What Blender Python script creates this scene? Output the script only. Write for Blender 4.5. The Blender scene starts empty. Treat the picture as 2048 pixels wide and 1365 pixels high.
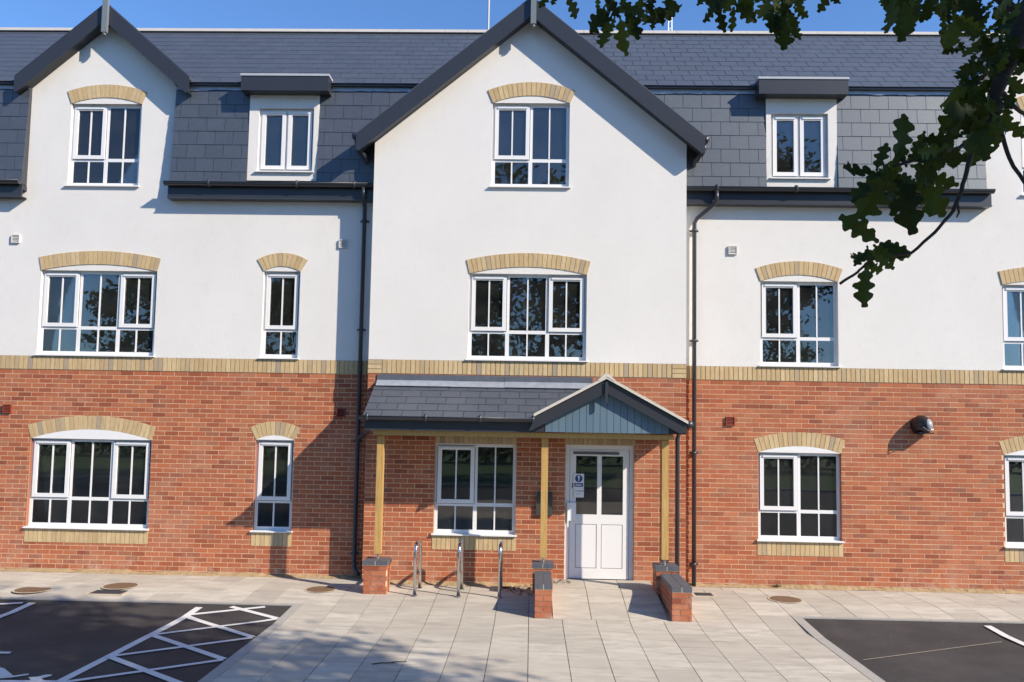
import bpy, math, random
from mathutils import Vector, Matrix, noise

random.seed(7)
SC = bpy.context.scene
COL = SC.collection
R = math.radians

# ------------------------------------------------------------------ camera
cam_d = bpy.data.cameras.new('camera')
cam_d.sensor_width = 36.0
cam_d.lens = 36.0 * 1600.0 / 2048.0
cam_d.shift_y = (740.0 - 682.5) / 2048.0
cam_d.clip_start = 0.05
cam_d.clip_end = 3000
cam = bpy.data.objects.new('camera', cam_d)
COL.objects.link(cam)
YAW, PITCH, ROLL = R(1.463), R(4.015), R(1.0)
CF = Vector((-math.sin(YAW) * math.cos(PITCH), math.cos(YAW) * math.cos(PITCH), math.sin(PITCH)))
_r = Vector((math.cos(YAW), math.sin(YAW), 0)); _u = _r.cross(CF)
CR = math.cos(ROLL) * _r + math.sin(ROLL) * _u
CU = -math.sin(ROLL) * _r + math.cos(ROLL) * _u
CP = Vector((0, -12.63, 2.58))
cam.matrix_world = Matrix(((CR.x, CU.x, -CF.x, CP.x), (CR.y, CU.y, -CF.y, CP.y), (CR.z, CU.z, -CF.z, CP.z), (0, 0, 0, 1)))
SC.camera = cam

# ------------------------------------------------------------------ light
TO_SUN = Vector((1.8, -1.0, 1.34)).normalized()
EL = math.asin(TO_SUN.z)
AZ = math.atan2(TO_SUN.x, TO_SUN.y)
w = bpy.data.worlds.new('World'); SC.world = w; w.use_nodes = True
wn = w.node_tree.nodes; wl = w.node_tree.links
sky = wn.new('ShaderNodeTexSky'); sky.sky_type = 'NISHITA'; sky.sun_disc = False
sky.sun_elevation = EL; sky.sun_rotation = AZ
sky.air_density = 1.0; sky.dust_density = 0.0; sky.ozone_density = 9.0
wl.new(sky.outputs[0], wn['Background'].inputs[0]); wn['Background'].inputs[1].default_value = 0.15
sd = bpy.data.lights.new('sun', 'SUN'); sd.energy = 4.7; sd.angle = R(0.53); sd.color = (1.0, 0.88, 0.72)
sun = bpy.data.objects.new('sun', sd); COL.objects.link(sun)
sun.rotation_euler = (-TO_SUN).to_track_quat('-Z', 'Y').to_euler()
SC.view_settings.view_transform = 'Standard'; SC.view_settings.look = 'None'
SC.view_settings.exposure = 0.56; SC.view_settings.gamma = 1.0
SC.cycles.use_denoising = True
SC.cycles.max_bounces = 6; SC.cycles.diffuse_bounces = 2; SC.cycles.glossy_bounces = 2; SC.cycles.transmission_bounces = 2; SC.cycles.transparent_max_bounces = 16
SC.cycles.sample_clamp_indirect = 6.0

# ------------------------------------------------------------------ materials
M = {}
def nodes(name):
    m = bpy.data.materials.new(name); m.use_nodes = True
    nt = m.node_tree; b = nt.nodes['Principled BSDF']
    M[name] = m
    return m, nt, b
def N(nt, t, **kw):
    n = nt.nodes.new(t)
    for k, v in kw.items():
        if k in n.inputs: n.inputs[k].default_value = v
        else: setattr(n, k, v)
    return n
def noise_tex(nt, scale, detail=4, rough=.55, vec=None):
    n = N(nt, 'ShaderNodeTexNoise'); n.inputs['Scale'].default_value = scale
    n.inputs['Detail'].default_value = detail; n.inputs['Roughness'].default_value = rough
    if vec is not None: nt.links.new(vec, n.inputs['Vector'])
    return n
def ramp(nt, fac, stops):
    r = N(nt, 'ShaderNodeValToRGB'); e = r.color_ramp.elements
    e[0].position, e[0].color = stops[0][0], (*stops[0][1], 1)
    e[1].position, e[1].color = stops[-1][0], (*stops[-1][1], 1)
    for p, c in stops[1:-1]:
        x = e.new(p); x.color = (*c, 1)
    nt.links.new(fac, r.inputs[0]); return r
def mixc(nt, a, b, fac, mode='MIX'):
    n = N(nt, 'ShaderNodeMixRGB'); n.blend_type = mode
    for i, v in ((0, fac), (1, a), (2, b)):
        if hasattr(v, 'is_linked') or hasattr(v, 'links'): nt.links.new(v, n.inputs[i])
        else: n.inputs[i].default_value = v if i == 0 else (*v, 1)
    return n.outputs[0]
def pos(nt): return N(nt, 'ShaderNodeNewGeometry').outputs['Position']
def bump(nt, b, h, strength, dist):
    n = N(nt, 'ShaderNodeBump'); n.inputs['Strength'].default_value = strength; n.inputs['Distance'].default_value = dist
    nt.links.new(h, n.inputs['Height']); nt.links.new(n.outputs[0], b.inputs['Normal'])
def rnd(nt):
    g = N(nt, 'ShaderNodeNewGeometry'); o = N(nt, 'ShaderNodeObjectInfo')
    a = N(nt, 'ShaderNodeMath', operation='ADD'); f = N(nt, 'ShaderNodeMath', operation='FRACT')
    nt.links.new(g.outputs['Random Per Island'], a.inputs[0]); nt.links.new(o.outputs['Random'], a.inputs[1])
    nt.links.new(a.outputs[0], f.inputs[0]); return f.outputs[0]
def plain(name, col, rough=.5, var=.12, scale=6, metal=0, bs=0, bscale=60, spec=.5):
    m, nt, b = nodes(name)
    n = noise_tex(nt, scale, 5, .6, pos(nt))
    c = mixc(nt, tuple(x * (1 - var) for x in col), tuple(min(1, x * (1 + var)) for x in col), n.outputs[0])
    nt.links.new(c, b.inputs['Base Color'])
    b.inputs['Roughness'].default_value = rough; b.inputs['Metallic'].default_value = metal
    b.inputs['Specular IOR Level'].default_value = spec
    if bs:
        n2 = noise_tex(nt, bscale, 6, .65, pos(nt)); bump(nt, b, n2.outputs[0], bs, .01)
    return m
# render (painted)
m, nt, b = nodes('render')
p = pos(nt)
n1 = noise_tex(nt, .7, 5, .6, p); n2 = noise_tex(nt, 7, 5, .6, p)
c = ramp(nt, n1.outputs[0], [(.3, (.74, .725, .695)), (.7, (.79, .775, .745))]).outputs[0]
c = mixc(nt, c, (.66, .645, .62), ramp(nt, n2.outputs[0], [(.55, (0, 0, 0)), (.8, (.35, .35, .35))]).outputs[0])
mp = N(nt, 'ShaderNodeMapping'); nt.links.new(p, mp.inputs[0]); mp.inputs['Scale'].default_value = (3.5, 3.5, .22)
n5 = noise_tex(nt, 1.6, 6, .7, mp.outputs[0])
c = mixc(nt, c, (.60, .585, .55), ramp(nt, n5.outputs[0], [(.58, (0, 0, 0)), (.85, (.2, .2, .2))]).outputs[0])
nt.links.new(c, b.inputs['Base Color']); b.inputs['Roughness'].default_value = .9
n3 = noise_tex(nt, 130, 3, .7, p); bump(nt, b, n3.outputs[0], .7, .008)
# red brick
m, nt, b = nodes('brick')
r_ = rnd(nt); p = pos(nt)
c = ramp(nt, r_, [(0, (.24, .062, .028)), (.10, (.37, .098, .041)), (.22, (.46, .140, .058)), (.34, (.34, .092, .039)), (.46, (.44, .150, .068)), (.58, (.30, .082, .037)), (.70, (.48, .162, .070)), (.82, (.39, .108, .045)), (.92, (.42, .165, .082)), (1, (.27, .092, .050))]).outputs[0]
n1 = noise_tex(nt, 45, 5, .7, p)
c = mixc(nt, c, (.22, .085, .06), ramp(nt, n1.outputs[0], [(.5, (0, 0, 0)), (.85, (.7, .7, .7))]).outputs[0])
n2 = noise_tex(nt, 1.3, 6, .7, p)
c = mixc(nt, c, (.52, .29, .20), ramp(nt, n2.outputs[0], [(.50, (0, 0, 0)), (.80, (.5, .5, .5))]).outputs[0])
# pale salts low on the wall
sx = N(nt, 'ShaderNodeSeparateXYZ'); nt.links.new(p, sx.inputs[0])
n4 = noise_tex(nt, 5, 5, .75, p)
mr = N(nt, 'ShaderNodeMapRange'); nt.links.new(sx.outputs['Z'], mr.inputs[0])
mr.inputs[1].default_value = .12; mr.inputs[2].default_value = .5; mr.inputs[3].default_value = .8; mr.inputs[4].default_value = 0
mm = N(nt, 'ShaderNodeMath', operation='MULTIPLY'); nt.links.new(mr.outputs[0], mm.inputs[0])
nt.links.new(ramp(nt, n4.outputs[0], [(.5, (0, 0, 0)), (.75, (1, 1, 1))]).outputs[0], mm.inputs[1])
c = mixc(nt, c, (.55, .42, .33), mm.outputs[0])
nt.links.new(c, b.inputs['Base Color']); b.inputs['Roughness'].default_value = .85
n3 = noise_tex(nt, 160, 4, .7, p); bump(nt, b, n3.outputs[0], .5, .004)
# buff brick
m, nt, b = nodes('buff_brick')
r_ = rnd(nt); p = pos(nt)
c = ramp(nt, r_, [(0, (.50, .36, .19)), (.3, (.60, .45, .245)), (.55, (.54, .395, .21)), (.78, (.64, .495, .28)), (.93, (.46, .355, .22)), (1, (.35, .295, .23))]).outputs[0]
mp = N(nt, 'ShaderNodeMapping'); nt.links.new(p, mp.inputs[0]); mp.inputs['Scale'].default_value = (1, 1, .15)
n1 = noise_tex(nt, 55, 5, .7, mp.outputs[0])
c = mixc(nt, c, (.36, .25, .13), ramp(nt, n1.outputs[0], [(.45, (0, 0, 0)), (.75, (.8, .8, .8))]).outputs[0])
nt.links.new(c, b.inputs['Base Color']); b.inputs['Roughness'].default_value = .85
n3 = noise_tex(nt, 160, 4, .7, p); bump(nt, b, n3.outputs[0], .4, .004)
plain('mortar', (.74, .52, .33), .95, .15, 8, bs=.4, bscale=120)
plain('joint_sand', (.36, .31, .25), .95, .3, 5)
plain('dark_mortar', (.30, .23, .15), .95, .2, 8)
# slate
def slate(name, c0, c1, rough):
    m, nt, b = nodes(name)
    r_ = rnd(nt); p = pos(nt)
    c = ramp(nt, r_, [(0, c0), (.5, tuple((x + y) / 2 for x, y in zip(c0, c1))), (1, c1)]).outputs[0]
    n1 = noise_tex(nt, 14, 6, .7, p)
    c = mixc(nt, c, tuple(x * 1.7 for x in c1), ramp(nt, n1.outputs[0], [(.5, (0, 0, 0)), (.85, (.5, .5, .5))]).outputs[0])
    nt.links.new(c, b.inputs['Base Color'])
    rr = ramp(nt, n1.outputs[0], [(.2, (rough - .08,) * 3), (.8, (rough + .1,) * 3)])
    nt.links.new(rr.outputs[0], b.inputs['Roughness']); b.inputs['Specular IOR Level'].default_value = 1.0; b.inputs['Specular Tint'].default_value = (.78, .9, 1, 1); b.inputs['Coat Weight'].default_value = .3; b.inputs['Coat Roughness'].default_value = .5
    n2 = noise_tex(nt, 35, 6, .7, p); bump(nt, b, n2.outputs[0], .35, .006)
slate('slate', (.049, .057, .074), (.059, .067, .086), .53)
plain('slate_under', (.045, .047, .055), .8)
plain('lead', (.36, .39, .44), .45, .35, 9, metal=.35, bs=.5, bscale=9)
plain('lead_dark', (.13, .145, .175), .5, .35, 9, metal=.3, bs=.5, bscale=9)
plain('dark_paint', (.030, .033, .042), .38, .1, 3)
plain('anthracite', (.040, .044, .055), .33, .1, 3, metal=0)
plain('trim_grey', (.42, .45, .48), .4, .1, 3)
plain('ridge', (.42, .40, .37), .8, .15, 5)
plain('upvc', (.80, .80, .80), .28, .02, 3)
plain('upvc_grey', (.12, .12, .13), .5, .1, 3)
plain('gasket', (.03, .03, .03), .6)
plain('verge', (.58, .55, .48), .7, .12, 12)
plain('vent_red', (.22, .045, .025), .5, .1)
plain('vent_white', (.62, .61, .58), .5, .05)
plain('room_wall', (.66, .66, .62), .9, .05)
plain('room_floor', (.25, .23, .21), .9, .1)
plain('reveal_plaster', (.62, .63, .60), .9, .03)
plain('steel', (.62, .62, .62), .22, .08, 20, metal=1)
plain('galv', (.45, .46, .47), .4, .15, 20, metal=.8)
plain('blue_brick', (.095, .105, .125), .5, .3, 14, bs=.3)
plain('black_gloss', (.018, .018, .020), .32, .1)
plain('lamp_lens', (.30, .32, .35), .35, .1)
plain('finial_grey', (.17, .20, .22), .4, .1)
plain('iron', (.19, .115, .065), .8, .3, 22, bs=.4, bscale=90)
plain('drain_grey', (.05, .05, .055), .7, .2, 30)
plain('sand', (.36, .26, .14), .95, .4, 18, bs=.8, bscale=70)
plain('concrete_pad', (.50, .43, .33), .9, .12, 10, bs=.3)
plain('sign_white', (.75, .77, .80), .4, .02)
plain('sign_blue', (.01, .05, .22), .4, .05)
plain('smoke_glass', (.05, .06, .055), .08, .2)
plain('bark', (.035, .027, .02), .9, .35, 25, bs=.9, bscale=40)
plain('twig', (.035, .024, .016), .8, .3, 60)
plain('dead_leaf', (.10, .045, .018), .85, .4, 30)
# timber
m, nt, b = nodes('timber')
p = pos(nt); mp = N(nt, 'ShaderNodeMapping'); nt.links.new(p, mp.inputs[0]); mp.inputs['Scale'].default_value = (1, 1, .06)
n1 = noise_tex(nt, 60, 6, .7, mp.outputs[0])
c = ramp(nt, n1.outputs[0], [(.3, (.36, .205, .06)), (.6, (.54, .345, .115)), (.8, (.60, .40, .155))]).outputs[0]
nt.links.new(c, b.inputs['Base Color']); b.inputs['Roughness'].default_value = .65
m, nt, b = nodes('cladding')
r_ = rnd(nt); c = ramp(nt, r_, [(0, (.095, .16, .215)), (1, (.118, .188, .248))]).outputs[0]
nt.links.new(c, b.inputs['Base Color']); b.inputs['Roughness'].default_value = .55
# paving
m, nt, b = nodes('paving')
r_ = rnd(nt); p = pos(nt)
c = ramp(nt, r_, [(0, (.44, .405, .34)), (.5, (.51, .47, .395)), (1, (.57, .53, .45))]).outputs[0]
mp = N(nt, 'ShaderNodeMapping'); nt.links.new(p, mp.inputs[0]); mp.inputs['Scale'].default_value = (1, 3.2, 1)
n1 = noise_tex(nt, 2.2, 7, .7, mp.outputs[0])
c = mixc(nt, c, (.30, .265, .225), ramp(nt, n1.outputs[0], [(.42, (0, 0, 0)), (.70, (.8, .8, .8))]).outputs[0])
n2 = noise_tex(nt, 1.1, 6, .7, mp.outputs[0])
c = mixc(nt, c, (.58, .53, .45), ramp(nt, n2.outputs[0], [(.53, (0, 0, 0)), (.72, (.55, .55, .55))]).outputs[0])
n4 = noise_tex(nt, 160, 3, .8, p)
c = mixc(nt, c, (.30, .27, .23), ramp(nt, n4.outputs[0], [(.5, (0, 0, 0)), (.8, (.5, .5, .5))]).outputs[0])
nt.links.new(c, b.inputs['Base Color']); b.inputs['Roughness'].default_value = .85
n3 = noise_tex(nt, 90, 5, .7, p); bump(nt, b, n3.outputs[0], .5, .006)
# tarmac
m, nt, b = nodes('tarmac')
p = pos(nt); n1 = noise_tex(nt, 300, 4, .8, p); n2 = noise_tex(nt, 1.2, 6, .65, p)
c = ramp(nt, n1.outputs[0], [(.35, (.014, .013, .013)), (.58, (.045, .041, .041)), (.70, (.16, .145, .14))]).outputs[0]
c = mixc(nt, c, (.09, .08, .075), ramp(nt, n2.outputs[0], [(.42, (0, 0, 0)), (.72, (.6, .6, .6))]).outputs[0])
n5 = noise_tex(nt, 26, 2, .4, p)
c = mixc(nt, c, (.26, .24, .22), ramp(nt, n5.outputs[0], [(.76, (0, 0, 0)), (.8, (.8, .8, .8))]).outputs[0])
nt.links.new(c, b.inputs['Base Color']); b.inputs['Roughness'].default_value = .8
bump(nt, b, n1.outputs[0], .8, .01)
m, nt, b = nodes('line_paint')
p = pos(nt); n1 = noise_tex(nt, 60, 6, .8, p)
c = ramp(nt, n1.outputs[0], [(.28, (.22, .21, .20)), (.40, (.60, .59, .58)), (.55, (.70, .69, .68)), (.8, (.76, .75, .74))]).outputs[0]
nt.links.new(c, b.inputs['Base Color']); b.inputs['Roughness'].default_value = .7
plain('edging', (.36, .34, .31), .85, .15, 9, bs=.3)
plain('earth', (.10, .10, .05), .95, .4, .6)
plain('grass', (.055, .105, .025), .9, .5, 2.5, bs=.8, bscale=30)
# leaves
def leafmat(name, c0, c1, c2):
    m, nt, b = nodes(name)
    r_ = rnd(nt); c = ramp(nt, r_, [(0, c0), (.5, c1), (1, c2)]).outputs[0]
    nt.links.new(c, b.inputs['Base Color']); b.inputs['Roughness'].default_value = .6; b.inputs['Specular IOR Level'].default_value = .25
    t = N(nt, 'ShaderNodeBsdfTranslucent'); hs = N(nt, 'ShaderNodeMixRGB', blend_type='MULTIPLY'); hs.inputs[0].default_value = 1
    nt.links.new(c, hs.inputs[1]); hs.inputs[2].default_value = (1.6, 1.5, .5, 1); nt.links.new(hs.outputs[0], t.inputs[0])
    mx = N(nt, 'ShaderNodeMixShader'); mx.inputs[0].default_value = .4
    nt.links.new(b.outputs[0], mx.inputs[1]); nt.links.new(t.outputs[0], mx.inputs[2])
    nt.links.new(mx.outputs[0], nt.nodes['Material Output'].inputs[0])
leafmat('leaf', (.016, .027, .006), (.030, .050, .010), (.060, .085, .018))
leafmat('far_leaf', (.040, .068, .016), (.055, .090, .022), (.075, .115, .030))
# glass
m, nt, b = nodes('glass')
nt.nodes.remove(b)
tr = N(nt, 'ShaderNodeBsdfTransparent'); tr.inputs[0].default_value = (.76, .79, .78, 1)
gl = N(nt, 'ShaderNodeBsdfGlossy'); gl.inputs['Roughness'].default_value = 0.0
fr = N(nt, 'ShaderNodeFresnel'); fr.inputs[0].default_value = 1.9
mx = N(nt, 'ShaderNodeMixShader')
n1 = noise_tex(nt, 2.2, 2, .5, pos(nt)); bp = N(nt, 'ShaderNodeBump'); bp.inputs['Strength'].default_value = .09; bp.inputs['Distance'].default_value = .004
nt.links.new(n1.outputs[0], bp.inputs['Height']); nt.links.new(bp.outputs[0], gl.inputs['Normal'])
nt.links.new(fr.outputs[0], mx.inputs[0]); nt.links.new(tr.outputs[0], mx.inputs[1]); nt.links.new(gl.outputs[0], mx.inputs[2])
df = N(nt, 'ShaderNodeBsdfDiffuse'); df.inputs[0].default_value = (.6, .6, .6, 1)      # grey haze painted into the glass to lift its dark panes
dm_ = N(nt, 'ShaderNodeMixShader'); dn = noise_tex(nt, 3, 5, .6, pos(nt))
nt.links.new(ramp(nt, dn.outputs[0], [(.3, (.010, .010, .010)), (.75, (.035, .035, .035))]).outputs[0], dm_.inputs[0])
nt.links.new(mx.outputs[0], dm_.inputs[1]); nt.links.new(df.outputs[0], dm_.inputs[2])
nt.links.new(dm_.outputs[0], nt.nodes['Material Output'].inputs[0])

# ------------------------------------------------------------------ mesh helpers
class MB:
    def __init__(s): s.v = []; s.f = []
    def poly(s, pts):
        i = len(s.v); s.v += [tuple(p) for p in pts]; s.f.append(tuple(range(i, i + len(pts))))
    def hexa(s, p):                      # p: 8 points, bottom ring 0-3, top ring 4-7
        i = len(s.v); s.v += [tuple(q) for q in p]
        for q in ((3, 2, 1, 0), (4, 5, 6, 7), (0, 1, 5, 4), (1, 2, 6, 5), (2, 3, 7, 6), (3, 0, 4, 7)):
            s.f.append(tuple(i + k for k in q))
    def box(s, x0, x1, y0, y1, z0, z1):
        s.hexa([(x0, y0, z0), (x1, y0, z0), (x1, y1, z0), (x0, y1, z0), (x0, y0, z1), (x1, y0, z1), (x1, y1, z1), (x0, y1, z1)]); return s
    def prism(s, poly, y0, y1):          # poly in XZ (counter-clockwise seen from -Y), extruded along Y
        n = len(poly); i = len(s.v)
        s.v += [(x, y0, z) for x, z in poly] + [(x, y1, z) for x, z in poly]
        s.f.append(tuple(range(i, i + n))); s.f.append(tuple(range(i + 2 * n - 1, i + n - 1, -1)))
        for k in range(n):
            j = (k + 1) % n; s.f.append((i + j, i + k, i + n + k, i + n + j))
        return s
    def tube(s, pts, rad, n=10, cap=True):
        pts = [Vector(p) for p in pts]; rads = rad if isinstance(rad, (list, tuple)) else [rad] * len(pts)
        i0 = len(s.v); ref = None
        for k, p in enumerate(pts):
            d = (pts[min(k + 1, len(pts) - 1)] - pts[max(k - 1, 0)]).normalized()
            if ref is None: ref = Vector((0, 0, 1)) if abs(d.z) < .9 else Vector((1, 0, 0))
            a = d.cross(ref)
            if a.length < 1e-4: a = d.cross(Vector((0, 1, 0)))
            a.normalize(); bb = d.cross(a); ref = -bb if ref.dot(bb) < 0 else bb
            a = d.cross(ref).normalized(); bb = ref - d * ref.dot(d); bb.normalize()
            for q in range(n):
                t = 2 * math.pi * q / n; s.v.append(tuple(p + rads[k] * (math.cos(t) * a + math.sin(t) * bb)))
        for k in range(len(pts) - 1):
            for q in range(n):
                q2 = (q + 1) % n; s.f.append((i0 + k * n + q, i0 + k * n + q2, i0 + (k + 1) * n + q2, i0 + (k + 1) * n + q))
        if cap:
            s.f.append(tuple(i0 + q for q in range(n - 1, -1, -1))); e = i0 + (len(pts) - 1) * n; s.f.append(tuple(e + q for q in range(n)))
        return s
    def mesh(s, name, mat, smooth=False):
        me = bpy.data.meshes.new(name); me.from_pydata(s.v, [], s.f); me.update()
        if mat: me.materials.append(M[mat])
        if smooth: me.polygons.foreach_set('use_smooth', [True] * len(me.polygons))
        return me
    def build(s, name, mat, parent=None, smooth=False, kind=None):
        return link(name, s.mesh(name, mat, smooth), parent, kind)
def link(name, me, parent=None, kind=None, loc=None, rot=None):
    o = bpy.data.objects.new(name, me); COL.objects.link(o)
    if loc is not None: o.location = loc
    if rot is not None: o.rotation_euler = rot
    if parent is not None: o.parent = parent
    if kind: o['kind'] = kind
    return o
def tag(o, label, cat, group=None):
    o['label'] = label; o['category'] = cat
    if group: o['group'] = group
    return o
def thing(name, label, cat, group=None, loc=(0, 0, 0)):
    o = link(name, None, loc=loc); return tag(o, label, cat, group)
def part(name, parent): return link(name, None, parent)

W = .34                                   # wings stand this far behind the gabled bay
def zg(Y): return .105 * min(1, max(0, (Y + 2.1) / 1.3))
BXL, BXR = -2.61, 2.42                    # bay corners
BC = -.10
LGC, RGC, GH = -7.285, 8.52, 1.245        # side gables: centre, half width
XL, XR = -12.6, 13.0

# ------------------------------------------------------------------ ground
g = MB(); g.poly([(-900, -900, -.06), (900, -900, -.06), (900, 900, -.06), (-900, 900, -.06)])
g.build('ground', 'earth', kind='structure')
def strip_ground(name, mat, x0, x1, y0, y1, dz, n=1):
    mb = MB(); ys = sorted({y0, y1, *[y for y in (-2.1, -.8) if y0 < y < y1]})
    for a, b_ in zip(ys, ys[1:]):
        mb.poly([(x0, a, zg(a) + dz), (x1, a, zg(a) + dz), (x1, b_, zg(b_) + dz), (x0, b_, zg(b_) + dz)])
    return mb.build(name, mat, kind='structure')
PXL, PXR = -3.13, 3.58                    # paved apron between edgings (inner faces)
TYL, TYR = -1.37, -1.40                   # front edge of the footway along the wings
strip_ground('car_park', 'tarmac', -30, PXL - .1, -15.5, TYL - .06, -.012)
strip_ground('car_park', 'tarmac', PXR + .1, 30, -15.5, TYR - .06, -.012)
strip_ground('service_road', 'tarmac', -30, 30, -21.5, -15.5, -.02)
lw = MB(); lw.poly([(-80, -70, -.02), (80, -70, -.02), (80, -21.4, -.02), (-80, -21.4, -.02)]); lw.build('lawn', 'grass', kind='structure')
mb = MB(); mb.box(-30, 30, -21.5, -21.35, -.05, .08); mb.build('kerb', 'edging', kind='structure')
bed = strip_ground('paving', 'joint_sand', PXL - .02, PXR + .02, -15.5, .4, -.014)
strip_ground('paving_bed', 'joint_sand', -14, PXL, TYL, .4, -.016); strip_ground('paving_bed', 'joint_sand', PXR, 14, TYR, .4, -.016)
# slabs
def ramp_z(x, y):
    if .33 < x < 1.86 and y > -1.75: return zg(y) + .115 * min(1, (y + 1.75) / 1.45)
    return zg(y)
def slab(x0, x1, y0, y1, zf, parent):
    e = random.uniform(-.0015, .0015); mb = MB()
    g_ = .0042
    x0 += g_; x1 -= g_; y0 += g_; y1 -= g_
    ys = sorted({y0, y1, *[y for y in (-2.1, -.8, -1.75, -.3) if y0 < y < y1]})
    xm = (x0 + x1) / 2
    for a, b_ in zip(ys, ys[1:]):
        za, zb = zf(xm, a) + e, zf(xm, b_) + e
        mb.hexa([(x0, a, za - .05), (x1, a, za - .05), (x1, b_, zb - .05), (x0, b_, zb - .05), (x0, a, za), (x1, a, za), (x1, b_, zb), (x0, b_, zb)])
    return mb.build('slab', 'paving', parent)
flat = lambda x, y: zg(y)
xs = [PXL + .452 * i for i in range(15)]
RX = [.325, .84, 1.35, 1.865]
n_slab = 0; far = MB()
apron_x = [PXL]
while apron_x[-1] < PXR - .3: apron_x.append(min(PXR, apron_x[-1] + .4474))
apron_x[-1] = PXR
for i in range(len(apron_x) - 1):
    x0, x1 = apron_x[i], apron_x[i + 1]
    y = -5.6 + (.3 if i % 2 else 0) + random.uniform(-.02, .02)
    while y < -.02:
        y2 = min(y + .6, 0.0)
        ya = y
        if x1 > RX[0] and x0 < RX[-1] and y2 > -1.75:      # give way to the ramp
            if ya < -1.75: slab(x0, x1, ya, -1.75, flat, bed)
            if x0 < RX[0]: slab(x0, RX[0], max(ya, -1.75), y2, flat, bed)
            if x1 > RX[-1]: slab(RX[-1], x1, max(ya, -1.75), y2, flat, bed)
        else:
            slab(x0, x1, ya, y2, flat, bed)
        y = y2
for i in range(3):
    y = -1.75
    for y2 in (-1.17, -.58, .02): slab(RX[i], RX[i + 1], y, y2, ramp_z, bed); y = y2
def footway(x0, x1, ye, wall_y):
    x = x0; k = 0
    while x < x1 - .05:
        xe = min(x + .45, x1); off = .3 if k % 2 else 0
        ys = [ye] + [ye + off + .6 * j for j in range(0 if off else 1, 4) if ye + off + .6 * j < wall_y - .15] + [wall_y]
        for a, b_ in zip(ys, ys[1:]): slab(x, xe, a, b_, flat, bed)
        x = xe; k += 1
for xa, xb in ((PXL, -2.88), (-2.88, BXL), (BXR, 3.0), (3.0, PXR)): slab(xa, xb, .0, W - .10, flat, bed)
footway(-10.33, PXL, TYL, W - .10); footway(PXR, 10.0, TYR, W - .10)
# flush concrete edgings
def edge_run(p0, p1, width, side):
    mb_par = None
    L = ((p1[0] - p0[0]) ** 2 + (p1[1] - p0[1]) ** 2) ** .5; n = max(1, round(L / .914))
    for k in range(n):
        a = k / n; b_ = (k + 1) / n
        xa, ya = p0[0] + (p1[0] - p0[0]) * a, p0[1] + (p1[1] - p0[1]) * a; xb, yb = p0[0] + (p1[0] - p0[0]) * b_, p0[1] + (p1[1] - p0[1]) * b_
        dx, dy = side[0] * width, side[1] * width; e = .003
        ux, uy = (xb - xa) / (L / n) * e, (yb - ya) / (L / n) * e
        q = [(xa + ux, ya + uy), (xb - ux, yb - uy), (xb - ux + dx, yb - uy + dy), (xa + ux + dx, ya + uy + dy)]
        if (q[1][0] - q[0][0]) * (q[2][1] - q[1][1]) - (q[1][1] - q[0][1]) * (q[2][0] - q[1][0]) < 0: q = q[::-1]
        mb = MB(); mb.hexa([(x, y, zg(y) - .08) for x, y in q] + [(x, y, zg(y) + .004) for x, y in q])
        mb.build('edging_block', 'edging', bed)
edge_run((PXL, TYL - .06), (PXL, -5.9), .13, (-1, 0)); edge_run((PXR, TYR - .06), (PXR, -5.9), .13, (1, 0))
edge_run((PXL, TYL), (-10.4, TYL), .06, (0, -1)); edge_run((PXR, TYR), (10.1, TYR), .06, (0, -1))
# painted lines
def stripe(p0, p1, wd, name='bay_line', mat='line_paint'):
    a = Vector(p0); b_ = Vector(p1); d = (b_ - a).normalized(); n = Vector((-d.y, d.x)) * wd / 2
    mb = MB(); k = 10
    for i in range(k):
        s = a.lerp(b_, i / k); t = a.lerp(b_, (i + 1) / k)
        mb.poly([(q.x, q.y, zg(q.y) - .005 + stripe.h) for q in (s - n, t - n, t + n, s + n)])
    stripe.h += .0006
    return mb.build(name, mat, kind='structure')
stripe.h = 0
stripe((-4.50, -1.60), (-4.63, -5.6), .10)
stripe((-6.83, -1.58), (-6.96, -5.6), .10)
stripe((-4.51, -1.93), (-3.62, -1.52), .07); stripe((-4.08, -1.55), (-3.29, -2.0), .075)
for k in range(5):
    y = -1.98 - .915 * k
    stripe((-4.52 - .03 * k, y), (-3.30, y - .92), .085)
    stripe((-4.54 - .03 * k, y - .93), (-3.30, y - .03), .07)
stripe((-4.62, -4.72), (-7.1, -4.86), .10)
stripe((6.10, -1.63), (6.20, -5.6), .10); stripe((8.55, -1.66), (8.65, -5.6), .10)
stripe((-6.94, -1.62), (-7.9, -1.9), .07)
stripe((3.80, -3.26), (5.9, -2.30), .009, 'chalk_mark', 'concrete_pad')
# wheelchair symbol of the bay (its visible strokes)
mb = MB(); zs = -.0035
for pl in ([(-5.98, -3.74), (-5.70, -3.73), (-5.68, -3.80), (-5.97, -3.83)], [(-5.55, -4.25), (-5.40, -4.31), (-5.14, -4.55), (-5.28, -4.58)],
           [(-5.28, -4.58), (-5.14, -4.53), (-5.05, -4.46), (-5.02, -4.50), (-5.14, -4.60), (-5.30, -4.66)],
           [(-4.98, -4.57), (-4.90, -4.55), (-4.86, -4.48), (-4.80, -4.47), (-4.78, -4.52), (-4.83, -4.60), (-4.76, -4.66), (-4.90, -4.66)],
           [(-5.95, -3.83), (-5.85, -3.83), (-5.72, -4.55), (-5.84, -4.6)], [(-5.84, -4.52), (-5.28, -4.60), (-5.28, -4.68), (-5.84, -4.6)]):
    mb.poly([(x, y, zs) for x, y in pl][::-1] if sum((pl[i][0] * pl[(i + 1) % len(pl)][1] - pl[(i + 1) % len(pl)][0] * pl[i][1]) for i in range(len(pl))) < 0 else [(x, y, zs) for x, y in pl])
mb.build('wheelchair_marking', 'line_paint', kind='structure')
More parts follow.
